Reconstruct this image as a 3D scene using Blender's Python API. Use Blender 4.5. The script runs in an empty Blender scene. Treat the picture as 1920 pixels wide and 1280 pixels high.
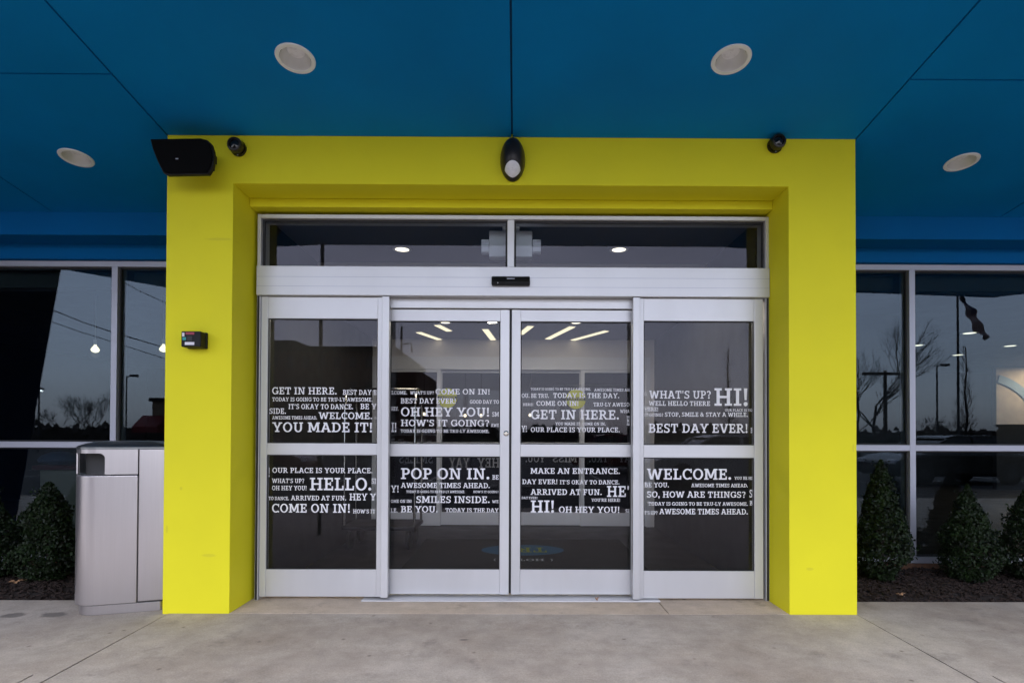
import bpy, bmesh, math, random
from mathutils import Vector, Matrix, noise as mnoise
R = math.radians
random.seed(7)
S = bpy.context.scene
COL = S.collection

# ------------------------------------------------------------------ camera
F = 1067.0                      # focal length in photo pixels (20 mm on 36 mm)
PITCH, YAW, ROLL = 0.69, 0.29, 0.20
PPX, PPY = 973.4, 802.1         # principal point in the 1920x1280 photo
EYE = Vector((0.0, 0.0, 1.18))
cam = bpy.data.cameras.new("camera")
cam.sensor_width = 36.0
cam.lens = 36.0 * F / 1920.0
cam.shift_x = (960.0 - PPX) / 1920.0
cam.shift_y = (PPY - 640.0) / 1920.0
cam.clip_start, cam.clip_end = 0.05, 3000.0
camo = bpy.data.objects.new("camera", cam)
COL.objects.link(camo)
CR = (Matrix.Rotation(R(-YAW), 3, 'Z') @ Matrix.Rotation(R(90 + PITCH), 3, 'X') @ Matrix.Rotation(R(ROLL), 3, 'Z'))
camo.matrix_world = Matrix.Translation(EYE) @ CR.to_4x4()
S.camera = camo

# ------------------------------------------------------------------ sky and sun (overcast late afternoon)
SUN_EL, SUN_AZ = 56.0, 186.0
w = bpy.data.worlds.new("World"); S.world = w; w.use_nodes = True
nt = w.node_tree; nt.nodes.clear()
wo = nt.nodes.new('ShaderNodeOutputWorld'); bg = nt.nodes.new('ShaderNodeBackground')
sky = nt.nodes.new('ShaderNodeTexSky'); sky.sky_type = 'NISHITA'; sky.sun_disc = False
sky.sun_elevation = R(SUN_EL); sky.sun_rotation = R(SUN_AZ); sky.air_density = 1.2; sky.dust_density = 1.5
hsv = nt.nodes.new('ShaderNodeHueSaturation'); hsv.inputs['Saturation'].default_value = 0.30
tcw = nt.nodes.new('ShaderNodeTexCoord'); mpw = nt.nodes.new('ShaderNodeMapping'); mpw.inputs['Scale'].default_value = (1, 1, 4)
cl = nt.nodes.new('ShaderNodeTexNoise'); cl.inputs['Scale'].default_value = 2.2; cl.inputs['Detail'].default_value = 6
clr = nt.nodes.new('ShaderNodeMapRange'); clr.inputs['From Min'].default_value = 0.3; clr.inputs['From Max'].default_value = 0.7
clr.inputs['To Min'].default_value = 0.82; clr.inputs['To Max'].default_value = 1.12
mulw = nt.nodes.new('ShaderNodeMixRGB'); mulw.blend_type = 'MULTIPLY'; mulw.inputs[0].default_value = 1.0
tintw = nt.nodes.new('ShaderNodeMixRGB'); tintw.blend_type = 'MULTIPLY'; tintw.inputs[0].default_value = 1.0
tintw.inputs[2].default_value = (0.94, 0.95, 1.08, 1)
L = nt.links.new
L(tcw.outputs['Generated'], mpw.inputs['Vector']); L(mpw.outputs[0], cl.inputs['Vector']); L(cl.outputs['Fac'], clr.inputs['Value'])
L(sky.outputs[0], hsv.inputs['Color']); L(hsv.outputs[0], mulw.inputs[1]); L(clr.outputs[0], mulw.inputs[2])
L(mulw.outputs[0], tintw.inputs[1]); L(tintw.outputs[0], bg.inputs['Color']); L(bg.outputs[0], wo.inputs['Surface'])
bg.inputs['Strength'].default_value = 0.15
sl = bpy.data.lights.new("sun", 'SUN'); sl.energy = 0.7; sl.angle = R(40); sl.color = (1.0, 0.95, 0.88)
so = bpy.data.objects.new("sun", sl); COL.objects.link(so)
# direction towards the sun: behind the camera, a little to its left
sd = Vector((math.sin(R(SUN_AZ)) * math.cos(R(SUN_EL)), math.cos(R(SUN_AZ)) * math.cos(R(SUN_EL)), math.sin(R(SUN_EL))))
so.rotation_euler = sd.to_track_quat('Z', 'Y').to_euler()
so.location = (0, -8, 12)
S.view_settings.view_transform = 'Standard'; S.view_settings.look = 'None'
S.view_settings.exposure = 1.27; S.view_settings.gamma = 1.0
S.cycles.max_bounces = 8; S.cycles.transparent_max_bounces = 16; S.cycles.glossy_bounces = 5
S.cycles.diffuse_bounces = 5
S.cycles.sample_clamp_indirect = 6.0
S.cycles.use_denoising = True
S.cycles.caustics_reflective = False; S.cycles.caustics_refractive = False

# ------------------------------------------------------------------ helpers
def ray(px, py):
    return CR @ Vector(((px - PPX) / F, (PPY - py) / F, -1.0))
def at(px, py, Y):
    d = ray(px, py); return EYE + d * (Y / d.y)
def atz(px, py, Z):
    d = ray(px, py); return EYE + d * ((Z - EYE.z) / d.z)
def refl(px, py, D, plane):        # where a thing D metres behind the camera stands if a pane at Y=plane mirrors it at (px, py)
    d = ray(px, py); p = EYE + d * ((2 * plane + D) / d.y); return Vector((p.x, -D, p.z))

def wloc(o):
    v = Vector((0, 0, 0))
    while o is not None:
        v += o.location; o = o.parent
    return v

class MB:
    def __init__(s): s.v = []; s.f = []
    def add(s, vs, fs):
        b = len(s.v); s.v += [tuple(p) for p in vs]; s.f += [tuple(b + i for i in f) for f in fs]; return s
    def box(s, x0, x1, y0, y1, z0, z1):
        return s.add([(x0,y0,z0),(x1,y0,z0),(x1,y1,z0),(x0,y1,z0),(x0,y0,z1),(x1,y0,z1),(x1,y1,z1),(x0,y1,z1)],
                     [(0,3,2,1),(4,5,6,7),(0,1,5,4),(1,2,6,5),(2,3,7,6),(3,0,4,7)])
    def hexa(s, bot, top):          # 4 bottom, 4 top corners, counter-clockwise from above
        return s.add(list(bot) + list(top), [(0,3,2,1),(4,5,6,7),(0,1,5,4),(1,2,6,5),(2,3,7,6),(3,0,4,7)])
    def prism(s, poly, axis, a0, a1):   # poly of 2-D points extruded along an axis
        n = len(poly)
        def P(u, v, a): return {'x': (a,u,v), 'y': (u,a,v), 'z': (u,v,a)}[axis]
        vs = [P(u,v,a0) for u,v in poly] + [P(u,v,a1) for u,v in poly]
        return s.add(vs, [tuple(range(n))[::-1], tuple(range(n, 2*n))] + [(i, (i+1)%n, n+(i+1)%n, n+i) for i in range(n)])
    def tube(s, pts, r, n=8, cap=True):
        pts = [Vector(p) for p in pts]
        rs = r if isinstance(r, (list, tuple)) else [r]*len(pts)
        b = len(s.v); up = None
        for i, p in enumerate(pts):
            d = (pts[min(i+1, len(pts)-1)] - pts[max(i-1, 0)]).normalized()
            if up is None or abs(up.dot(d)) > .95: up = Vector((0,0,1)) if abs(d.z) < .9 else Vector((1,0,0))
            a = d.cross(up).normalized(); c = a.cross(d).normalized(); up = c
            for k in range(n):
                t = 2*math.pi*k/n; s.v.append(tuple(p + (a*math.cos(t) + c*math.sin(t))*rs[i]))
        for i in range(len(pts)-1):
            for k in range(n):
                s.f.append((b+i*n+k, b+i*n+(k+1)%n, b+(i+1)*n+(k+1)%n, b+(i+1)*n+k))
        if cap:
            s.f.append(tuple(b+k for k in range(n))[::-1]); s.f.append(tuple(b+(len(pts)-1)*n+k for k in range(n)))
        return s
    def lathe(s, prof, o=(0,0,0), axis=(0,0,1), n=32, close=False):   # prof: list of (radius, height)
        ax = Vector(axis).normalized(); t0 = Vector((1,0,0)) if abs(ax.x) < .8 else Vector((0,1,0))
        a = ax.cross(t0).normalized(); c = ax.cross(a); o = Vector(o); b = len(s.v); m = len(prof)
        for r, h in prof:
            for k in range(n):
                t = 2*math.pi*k/n; s.v.append(tuple(o + ax*h + (a*math.cos(t)+c*math.sin(t))*max(r, 1e-5)))
        for i in range(m-1):
            for k in range(n):
                s.f.append((b+i*n+k, b+i*n+(k+1)%n, b+(i+1)*n+(k+1)%n, b+(i+1)*n+k))
        if close:
            s.f.append(tuple(b+k for k in range(n))[::-1]); s.f.append(tuple(b+(m-1)*n+k for k in range(n)))
        return s
    def build(s, name, mat, parent=None, bevel=0.0, smooth=None, loc=None):
        off = wloc(parent) if parent is not None else Vector(loc or (0,0,0))
        me = bpy.data.meshes.new(name)
        me.from_pydata([tuple(Vector(v) - off) for v in s.v], [], s.f)
        bm = bmesh.new(); bm.from_mesh(me); bmesh.ops.recalc_face_normals(bm, faces=bm.faces); bm.to_mesh(me); bm.free()
        me.materials.append(mat)
        if smooth or bevel:
            me.shade_smooth(); me.set_sharp_from_angle(angle=R(smooth or 30))
        o = bpy.data.objects.new(name, me); COL.objects.link(o)
        if parent is not None: o.parent = parent
        else: o.location = off
        if bevel:
            m = o.modifiers.new("bevel", 'BEVEL'); m.width = bevel; m.segments = 2; m.limit_method = 'ANGLE'; m.angle_limit = R(40); m.harden_normals = True
        return o

def tag(o, label=None, cat=None, group=None, kind=None):
    if label: o['label'] = label
    if cat: o['category'] = cat
    if group: o['group'] = group
    if kind: o['kind'] = kind
    return o
def thing(name, label, cat, loc=(0,0,0), group=None):
    o = bpy.data.objects.new(name, None); COL.objects.link(o); o.location = loc; o.empty_display_size = .1
    return tag(o, label, cat, group)
def copy_tree(o, parent=None):
    c = o.copy(); COL.objects.link(c)
    if parent is not None: c.parent = parent
    for ch in list(o.children): copy_tree(ch, c)
    return c

# ------------------------------------------------------------------ materials
def mat(name, col, rough=.5, metal=0.0, var=.12, scale=6.0, bump=0.0, bscale=60.0, spec=.5, stretch=None, coat=0.0, rv=.06):
    m = bpy.data.materials.new(name); m.use_nodes = True
    n = m.node_tree; b = n.nodes['Principled BSDF']
    b.inputs['Roughness'].default_value = rough; b.inputs['Metallic'].default_value = metal
    b.inputs['Specular IOR Level'].default_value = spec
    if coat: b.inputs['Coat Weight'].default_value = coat
    tc = n.nodes.new('ShaderNodeTexCoord'); src = tc.outputs['Object']
    if stretch:
        mp = n.nodes.new('ShaderNodeMapping'); mp.inputs['Scale'].default_value = stretch; n.links.new(src, mp.inputs[0]); src = mp.outputs[0]
    nz = n.nodes.new('ShaderNodeTexNoise'); nz.inputs['Scale'].default_value = scale; nz.inputs['Detail'].default_value = 6
    n.links.new(src, nz.inputs['Vector'])
    mr = n.nodes.new('ShaderNodeMapRange'); mr.inputs['From Min'].default_value = .3; mr.inputs['From Max'].default_value = .7
    mr.inputs['To Min'].default_value = 1 - var; mr.inputs['To Max'].default_value = 1 + var
    n.links.new(nz.outputs['Fac'], mr.inputs['Value'])
    mx = n.nodes.new('ShaderNodeMixRGB'); mx.blend_type = 'MULTIPLY'; mx.inputs[0].default_value = 1; mx.inputs[1].default_value = (*col, 1)
    n.links.new(mr.outputs[0], mx.inputs[2]); n.links.new(mx.outputs[0], b.inputs['Base Color'])
    rr = n.nodes.new('ShaderNodeMapRange'); rr.inputs['From Min'].default_value = .3; rr.inputs['From Max'].default_value = .7
    rr.inputs['To Min'].default_value = max(0, rough - rv); rr.inputs['To Max'].default_value = min(1, rough + rv)
    n.links.new(nz.outputs['Fac'], rr.inputs['Value']); n.links.new(rr.outputs[0], b.inputs['Roughness'])
    if bump:
        n2 = n.nodes.new('ShaderNodeTexNoise'); n2.inputs['Scale'].default_value = bscale; n2.inputs['Detail'].default_value = 4
        n.links.new(src, n2.inputs['Vector'])
        bp = n.nodes.new('ShaderNodeBump'); bp.inputs['Strength'].default_value = bump; bp.inputs['Distance'].default_value = .004
        n.links.new(n2.outputs['Fac'], bp.inputs['Height']); n.links.new(bp.outputs[0], b.inputs['Normal'])
    return m
def emit(name, col, st):
    m = bpy.data.materials.new(name); m.use_nodes = True; n = m.node_tree; n.nodes.clear()
    e = n.nodes.new('ShaderNodeEmission'); o = n.nodes.new('ShaderNodeOutputMaterial')
    e.inputs[0].default_value = (*col, 1); e.inputs[1].default_value = st; n.links.new(e.outputs[0], o.inputs[0]); return m
def glass(name, tint, f0, ripple=0.0, coat=(.97, .97, 1.0)):
    m = bpy.data.materials.new(name); m.use_nodes = True; n = m.node_tree; n.nodes.clear()
    o = n.nodes.new('ShaderNodeOutputMaterial'); mx = n.nodes.new('ShaderNodeMixShader')
    tr = n.nodes.new('ShaderNodeBsdfTransparent'); tr.inputs[0].default_value = (*tint, 1)
    gl = n.nodes.new('ShaderNodeBsdfGlossy'); gl.inputs['Roughness'].default_value = 0.0; gl.inputs[0].default_value = (*coat, 1)
    lw = n.nodes.new('ShaderNodeLayerWeight'); lw.inputs['Blend'].default_value = .5
    pw = n.nodes.new('ShaderNodeMath'); pw.operation = 'POWER'; pw.inputs[1].default_value = 5
    ml = n.nodes.new('ShaderNodeMath'); ml.operation = 'MULTIPLY_ADD'; ml.inputs[1].default_value = .9; ml.inputs[2].default_value = f0
    n.links.new(lw.outputs['Facing'], pw.inputs[0]); n.links.new(pw.outputs[0], ml.inputs[0]); n.links.new(ml.outputs[0], mx.inputs[0])
    if ripple:
        tc = n.nodes.new('ShaderNodeTexCoord'); nz = n.nodes.new('ShaderNodeTexNoise'); nz.inputs['Scale'].default_value = 1.3; nz.inputs['Detail'].default_value = 0
        bp = n.nodes.new('ShaderNodeBump'); bp.inputs['Strength'].default_value = ripple; bp.inputs['Distance'].default_value = .01
        n.links.new(tc.outputs['Object'], nz.inputs[0]); n.links.new(nz.outputs['Fac'], bp.inputs['Height']); n.links.new(bp.outputs[0], gl.inputs['Normal'])
    n.links.new(tr.outputs[0], mx.inputs[1]); n.links.new(gl.outputs[0], mx.inputs[2]); n.links.new(mx.outputs[0], o.inputs[0]); return m

def wear(m, spots, col, amount=.5):   # scuffs and stains of fixed place and shape: (x, y, z, radius x, radius y, radius z)
    n = m.node_tree; b = n.nodes['Principled BSDF']; src = b.inputs['Base Color'].links[0].from_socket
    tc = n.nodes.new('ShaderNodeTexCoord')
    wn = n.nodes.new('ShaderNodeTexNoise'); wn.inputs['Scale'].default_value = 14; wn.inputs['Detail'].default_value = 5
    n.links.new(tc.outputs['Object'], wn.inputs['Vector'])
    total = None
    for (x, y, z, rx, ry, rz) in spots:
        mp = n.nodes.new('ShaderNodeMapping'); mp.vector_type = 'TEXTURE'
        mp.inputs['Location'].default_value = (x, y, z); mp.inputs['Scale'].default_value = (rx, ry, rz)
        n.links.new(tc.outputs['Object'], mp.inputs[0])
        ln = n.nodes.new('ShaderNodeVectorMath'); ln.operation = 'LENGTH'; n.links.new(mp.outputs[0], ln.inputs[0])
        ad = n.nodes.new('ShaderNodeMath'); ad.operation = 'MULTIPLY_ADD'; ad.inputs[1].default_value = .9
        n.links.new(wn.outputs['Fac'], ad.inputs[0]); n.links.new(ln.outputs['Value'], ad.inputs[2])
        mr = n.nodes.new('ShaderNodeMapRange'); mr.inputs['From Min'].default_value = 1.15; mr.inputs['From Max'].default_value = 1.5
        mr.inputs['To Min'].default_value = amount; mr.inputs['To Max'].default_value = 0
        n.links.new(ad.outputs[0], mr.inputs['Value'])
        if total is None: total = mr.outputs[0]
        else:
            mm = n.nodes.new('ShaderNodeMath'); mm.operation = 'MAXIMUM'; n.links.new(total, mm.inputs[0]); n.links.new(mr.outputs[0], mm.inputs[1]); total = mm.outputs[0]
    mx = n.nodes.new('ShaderNodeMixRGB'); mx.inputs[2].default_value = (*col, 1)
    n.links.new(total, mx.inputs[0]); n.links.new(src, mx.inputs[1]); n.links.new(mx.outputs[0], b.inputs['Base Color'])

M = {}
M['yellow'] = mat('yellow_paint', (.78, .715, .022), .6, var=.035, scale=1.6, bump=.2, bscale=160)
M['yellow'].node_tree.nodes['Principled BSDF'].inputs['Specular IOR Level'].default_value = .18
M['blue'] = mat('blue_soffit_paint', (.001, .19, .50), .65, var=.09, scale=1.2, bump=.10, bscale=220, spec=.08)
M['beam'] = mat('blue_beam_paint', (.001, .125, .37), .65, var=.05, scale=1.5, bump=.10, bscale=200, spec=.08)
M['navy'] = mat('navy_leg_cladding', (.001, .012, .05), .6, var=.05, scale=1.5, spec=.1)
M['seam'] = mat('seam_shadow_gap', (.004, .09, .22), .8)
M['alu'] = mat('anodised_aluminium', (.62, .62, .64), .42, .45, var=.05, scale=3.5, stretch=(1, 1, .25), bump=.03, bscale=300)
M['alu_dim'] = mat('window_frame_aluminium', (.42, .43, .50), .45, .45, var=.05, scale=3.5)
M['dark_alu'] = mat('dark_gasket', (.012, .012, .014), .6)
M['glass'] = glass('door_glass', (.84, .86, .88), .0195, .015, (.95, .93, 1.06))
M['wglass'] = glass('window_glass', (.66, .72, .74), .035, .012, (.80, .95, 1.12))
M['iglass'] = glass('inner_glass', (.86, .88, .90), .016)
M['vinyl'] = mat('white_vinyl', (.78, .78, .82), .5, var=.03)
M['black'] = mat('black_plastic', (.005, .005, .006), .5, var=.1, scale=20, spec=.25)
M['grille'] = mat('black_speaker_grille', (.003, .003, .0035), .8, bump=.3, bscale=500, spec=.08)
M['bronze'] = mat('dark_bronze_metal', (.020, .016, .016), .32, .3)
M['lobbyspot'] = emit('lobby_light_glow', (1, .92, .78), 6.0)
M['fill_lamp'] = emit('added_fill_glow', (1, .88, .70), 13.0)  # glow of the added fill lights, out of sight above the door header
M['lens'] = mat('frosted_lens', (.78, .78, .82), .3, var=.06, scale=25)
M['white'] = mat('white_enamel', (.82, .84, .84), .45, var=.04)
M['cone'] = mat('downlight_reflector', (.68, .69, .69), .35, var=.05)
M['bluearch'] = mat('arch_band_paint', (.24, .29, .33), .7)
M['steel'] = mat('brushed_stainless', (.58, .55, .565), .30, .92, var=.02, scale=24, stretch=(9, 9, .15), rv=.02)
M['steel_dark'] = mat('dark_steel_lid', (.24, .25, .255), .32, .9, var=.15, scale=8)
M['bin_in'] = mat('bin_inside', (.05, .05, .052), .5, .3)
M['mulch'] = mat('bark_mulch', (.015, .009, .007), .95, var=.5, scale=40, bump=1, bscale=120)
M['chip'] = mat('bark_chips', (.021, .011, .008), .9, var=.6, scale=55)
M['leaf'] = mat('boxwood_leaf', (.0075, .016, .004), .5, var=.8, scale=14, spec=.2)
M['twig'] = mat('twig_bark', (.03, .022, .015), .9)
M['dry'] = mat('dry_leaf', (.30, .17, .09), .8, var=.3, scale=60)
M['iwall'] = mat('interior_white_wall', (.78, .74, .74), .7, var=.03)
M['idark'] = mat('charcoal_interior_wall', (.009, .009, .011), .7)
M['lwall'] = mat('lobby_wall_paint', (.30, .29, .30), .7, var=.05)
M['iframe'] = mat('inner_frame_aluminium', (.80, .80, .84), .5, .1, var=.03)
M['iceil'] = mat('interior_ceiling', (.17, .17, .195), .8, var=.03)
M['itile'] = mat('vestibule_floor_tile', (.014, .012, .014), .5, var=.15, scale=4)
M['matt'] = mat('black_walk_mat', (.004, .0035, .004), .95, bump=.6, bscale=400)
M['matblue'] = mat('mat_logo_blue', (.008, .06, .13), .95)
M['matgrn'] = mat('mat_logo_green', (.16, .19, .02), .95)
M['matgry'] = mat('mat_letter_grey', (.32, .32, .34), .95)
M['sticker'] = mat('yellow_sticker', (.75, .78, .03), .5, var=.02)
M['blackink'] = mat('black_print', (.012, .012, .012), .5)
M['lamp'] = emit('linear_lamp_glow', (1, .85, .54), .66)
M['spot'] = emit('downlight_glow', (1, .88, .66), 1.2)
M['bulb'] = emit('pendant_bulb_glow', (1, .80, .50), 1.6)
M['sodium'] = emit('lot_lamp_glow', (1, .93, .82), 9.0)
M['chrome'] = mat('chrome_tube', (.62, .60, .56), .16, 1.0)
M['red'] = mat('red_table_edge', (.10, .006, .012), .5)
M['cream'] = mat('cream_panel', (.26, .24, .18), .6)
M['bluecloth'] = mat('blue_cushion', (.01, .05, .12), .8)
M['shade'] = mat('roller_shade', (.040, .050, .048), .8)
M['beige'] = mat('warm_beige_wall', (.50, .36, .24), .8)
M['brick'] = mat('brown_brick', (.17, .095, .06), .9, var=.2, scale=3)
M['brickstrip'] = mat('base_brick', (.12, .06, .035), .9, var=.3, scale=22, bump=.6, bscale=60)
M['roofdark'] = mat('dark_roofing', (.018, .018, .020), .8)
M['tan'] = mat('tan_stucco', (.26, .18, .12), .9)
M['awn'] = mat('red_awning', (.16, .008, .012), .6)
M['pole'] = mat('grey_pole_steel', (.055, .055, .06), .5, .4)
M['wood'] = mat('utility_pole_wood', (.045, .032, .022), .9)
M['bark'] = mat('bare_tree_bark', (.05, .04, .034), .9)
M['asph'] = mat('asphalt', (.022, .022, .025), .9, var=.25, scale=1.2, bump=.5, bscale=120)
M['paintline'] = mat('road_paint', (.55, .55, .52), .8, var=.2, scale=8)
M['grass'] = mat('winter_grass', (.06, .055, .02), 1.0, var=.35, scale=2)
M['carwhite'] = mat('white_car_paint', (.62, .62, .63), .25, coat=.6, var=.02)
M['carred'] = mat('dark_red_car_paint', (.14, .008, .012), .25, coat=.6, var=.02)
M['cargrey'] = mat('charcoal_car_paint', (.015, .016, .018), .25, .4, coat=.6, var=.02)
M['carglass'] = mat('car_window', (.008, .009, .011), .08)
M['tyre'] = mat('tyre_rubber', (.014, .014, .015), .85)
M['flagred'] = mat('flag_red', (.20, .015, .02), .8)
M['flagwhite'] = mat('flag_white', (.45, .44, .44), .8)
M['flagblue'] = mat('flag_blue', (.010, .018, .07), .8)
M['glow_red'] = mat('red_reader_strip', (.30, .02, .05), .4)
M['teal'] = mat('teal_sticker', (.02, .28, .28), .5)
M['paper'] = mat('white_label', (.72, .70, .76), .5)

# concrete: mottled, stained, with fine speckle
def concrete(name, base, warm, spots=()):
    m = bpy.data.materials.new(name); m.use_nodes = True; n = m.node_tree; b = n.nodes['Principled BSDF']; Lk = n.links.new
    tc = n.nodes.new('ShaderNodeTexCoord')
    def nz(sc, det, rough=.5, st=None):
        t = n.nodes.new('ShaderNodeTexNoise'); t.inputs['Scale'].default_value = sc; t.inputs['Detail'].default_value = det; t.inputs['Roughness'].default_value = rough
        if st:
            mp = n.nodes.new('ShaderNodeMapping'); mp.inputs['Scale'].default_value = st; Lk(tc.outputs['Object'], mp.inputs[0]); Lk(mp.outputs[0], t.inputs['Vector'])
        else: Lk(tc.outputs['Object'], t.inputs['Vector'])
        return t.outputs['Fac']
    def mr(v, a, c, d, e):
        t = n.nodes.new('ShaderNodeMapRange'); t.inputs['From Min'].default_value = a; t.inputs['From Max'].default_value = c
        t.inputs['To Min'].default_value = d; t.inputs['To Max'].default_value = e; Lk(v, t.inputs['Value']); return t.outputs[0]
    def mix(f, a, c, mode='MIX'):
        t = n.nodes.new('ShaderNodeMixRGB'); t.blend_type = mode
        for i, v in ((0, f), (1, a), (2, c)):
            if isinstance(v, (int, float)): t.inputs[i].default_value = v
            elif isinstance(v, tuple): t.inputs[i].default_value = (*v, 1)
            else: Lk(v, t.inputs[i])
        return t.outputs[0]
    big = nz(1.1, 7, .62); mid = nz(6, 8, .7); fine = nz(130, 3, .6); brush = nz(14, 4, .6, (.25, 3.0, 1))
    c = mix(mr(big, .38, .66, 0, 1), base, warm)
    c = mix(1, c, mr(mid, .3, .72, .78, 1.12), 'MULTIPLY')
    c = mix(1, c, mr(brush, .3, .7, .97, 1.03), 'MULTIPLY')
    c = mix(1, c, mr(fine, .3, .7, .84, 1.12), 'MULTIPLY')
    blot = nz(3.1, 9, .72)
    c = mix(mr(blot, .57, .70, 0, .5), c, (.12, .105, .10))
    v = n.nodes.new('ShaderNodeTexVoronoi'); v.inputs['Scale'].default_value = 5.5; v.inputs['Randomness'].default_value = 1; Lk(tc.outputs['Object'], v.inputs['Vector'])
    c = mix(mr(v.outputs['Distance'], .025, .085, .6, 0), c, (.10, .075, .065))
    Lk(c, b.inputs['Base Color']); b.inputs['Roughness'].default_value = .82; b.inputs['Specular IOR Level'].default_value = .35
    bp = n.nodes.new('ShaderNodeBump'); bp.inputs['Strength'].default_value = .35; bp.inputs['Distance'].default_value = .003
    hh = mix(.5, fine, mid); Lk(hh, bp.inputs['Height']); Lk(bp.outputs[0], b.inputs['Normal'])
    return m
M['conc'] = concrete('sidewalk_concrete', (.47, .415, .365), (.36, .30, .25))
M['thresh'] = concrete('threshold_concrete', (.60, .50, .41), (.50, .40, .31))

# ------------------------------------------------------------------ slab-serif lettering
T, H_, SH = .185, .135, .125     # stem, bar and serif thickness for a cap height of 1
def _rect(x0, x1, y0, y1): return [(x0,y0),(x1,y0),(x1,y1),(x0,y1)]
def _V(x, y0=0, y1=1, t=T): return _rect(x-t/2, x+t/2, y0, y1)
def _Hb(y, x0, x1, t=H_): return _rect(x0, x1, y-t/2, y+t/2)
def _S(x, y, w=.40): return _rect(x-w/2, x+w/2, y, y+SH) if y < .5 else _rect(x-w/2, x+w/2, y-SH, y)
def _D(x0, y0, x1, y1, t=T*1.02): return [(x0-t/2,y0),(x0+t/2,y0),(x1+t/2,y1),(x1-t/2,y1)]
def _arc(cx, cy, rx, ry, a0, a1, t=T, h=H_, n=14):
    out, inn = [], []
    for i in range(n+1):
        a = R(a0 + (a1-a0)*i/n)
        out.append((cx+rx*math.cos(a), cy+ry*math.sin(a))); inn.append((cx+(rx-t)*math.cos(a), cy+(ry-h)*math.sin(a)))
    return [[out[i], out[i+1], inn[i+1], inn[i]] for i in range(n)]
def _serif_tick(x, y0, y1, t=.10): return _rect(x-t/2, x+t/2, y0, y1)
def _glyphs():
    G = {}
    G['A'] = (1.04, [[_D(.16,0,.50,1)], [_D(.88,0,.54,1)], [_Hb(.34,.28,.76)], [_S(.17,0,.36), _S(.87,0,.36)], [_rect(.28,.56,1-SH,1)]])
    G['B'] = (.86, [[_V(.24)], [_rect(.03,.50,0,H_), _rect(.03,.48,1-H_,1), _rect(.24,.50,.46,.46+H_)],
                    _arc(.48,.765,.30,.235,-90,90), _arc(.50,.298,.33,.298,-90,90)])
    G['C'] = (.90, [_arc(.48,.5,.45,.51,48,312, n=22), [_serif_tick(.80,.62,1.0,.11), _serif_tick(.80,.0,.20,.09)]])
    G['D'] = (.98, [[_V(.24)], [_rect(.03,.46,0,H_), _rect(.03,.46,1-H_,1)], _arc(.46,.5,.47,.5,-90,90, n=20)])
    G['E'] = (.84, [[_V(.24)], [_rect(.03,.78,0,H_), _rect(.03,.76,1-H_,1), _rect(.24,.56,.44,.44+H_)],
                    [_serif_tick(.72,.13,.32,.12), _serif_tick(.70,.70,.87,.12), _serif_tick(.56,.36,.66,.10)]])
    G['F'] = (.80, [[_V(.24)], [_rect(.03,.74,1-H_,1), _rect(.24,.54,.42,.42+H_), _S(.24,0,.44)], [_serif_tick(.68,.68,.87,.12), _serif_tick(.54,.34,.64,.10)]])
    G['G'] = (.99, [_arc(.48,.5,.45,.51,48,325, n=22), [_serif_tick(.80,.62,1.0,.11)], [_V(.83,.05,.44)], [_rect(.58,.98,.36,.36+H_)]])
    G['H'] = (1.08, [[_V(.24), _V(.84)], [_Hb(.5,.24,.84)], [_S(.24,0,.42), _S(.84,0,.42), _S(.24,1,.42), _S(.84,1,.42)]])
    G['I'] = (.50, [[_V(.25)], [_S(.25,0,.44), _S(.25,1,.44)]])
    G['J'] = (.70, [[_V(.46,.28,1)], [_S(.46,1,.42)], _arc(.29,.28,.262,.29,180,360)])
    G['K'] = (1.02, [[_V(.24)], [_D(.36,.48,.80,1)], [_D(.84,0,.46,.56)], [_S(.24,0,.42), _S(.82,0,.38), _S(.24,1,.42), _S(.80,1,.36)]])
    G['L'] = (.80, [[_V(.24)], [_rect(.03,.74,0,H_), _S(.24,1,.44)], [_serif_tick(.69,.13,.36,.12)]])
    G['M'] = (1.26, [[_V(.22), _V(1.04)], [_D(.28,1,.63,.14)], [_D(.98,1,.63,.14)], [_S(.22,0,.40), _S(1.04,0,.40), _rect(.03,.34,1-SH,1), _rect(.92,1.23,1-SH,1)]])
    G['N'] = (1.10, [[_V(.24,t=.15), _V(.86,t=.15)], [_D(.28,1,.82,0)], [_S(.24,0,.40), _rect(.03,.34,1-SH,1), _S(.86,1,.42)]])
    G['O'] = (.98, [_arc(.49,.5,.46,.515,0,360, n=32)])
    G['P'] = (.82, [[_V(.24)], [_S(.24,0,.44), _rect(.03,.48,1-H_,1), _rect(.24,.48,.40,.40+H_)], _arc(.47,.70,.32,.30,-90,90)])
    G['R'] = (.98, [[_V(.24)], [_S(.24,0,.42), _rect(.03,.48,1-H_,1), _rect(.24,.48,.42,.42+H_)], _arc(.47,.71,.31,.29,-90,90), [_D(.82,0,.50,.46)], [_S(.86,0,.26)]])
    G['S'] = (.78, [_arc(.385,.735,.315,.275,38,270, n=16), _arc(.395,.272,.335,.283,-142,90, n=16), [_serif_tick(.66,.68,1.0,.10), _serif_tick(.10,.0,.30,.10)]])
    G['T'] = (.90, [[_V(.45)], [_rect(.05,.85,1-H_,1), _S(.45,0,.44)], [_serif_tick(.10,.64,.87,.11), _serif_tick(.80,.64,.87,.11)]])
    G['U'] = (1.04, [[_V(.25,.33,1), _V(.81,.33,1)], _arc(.53,.34,.3725,.355,180,360, n=18), [_S(.25,1,.42), _S(.81,1,.38)]])
    G['V'] = (1.02, [[_D(.48,0,.18,1)], [_D(.54,0,.86,1)], [_S(.19,1,.38), _S(.84,1,.36)], [_rect(.40,.62,0,.05)]])
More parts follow.
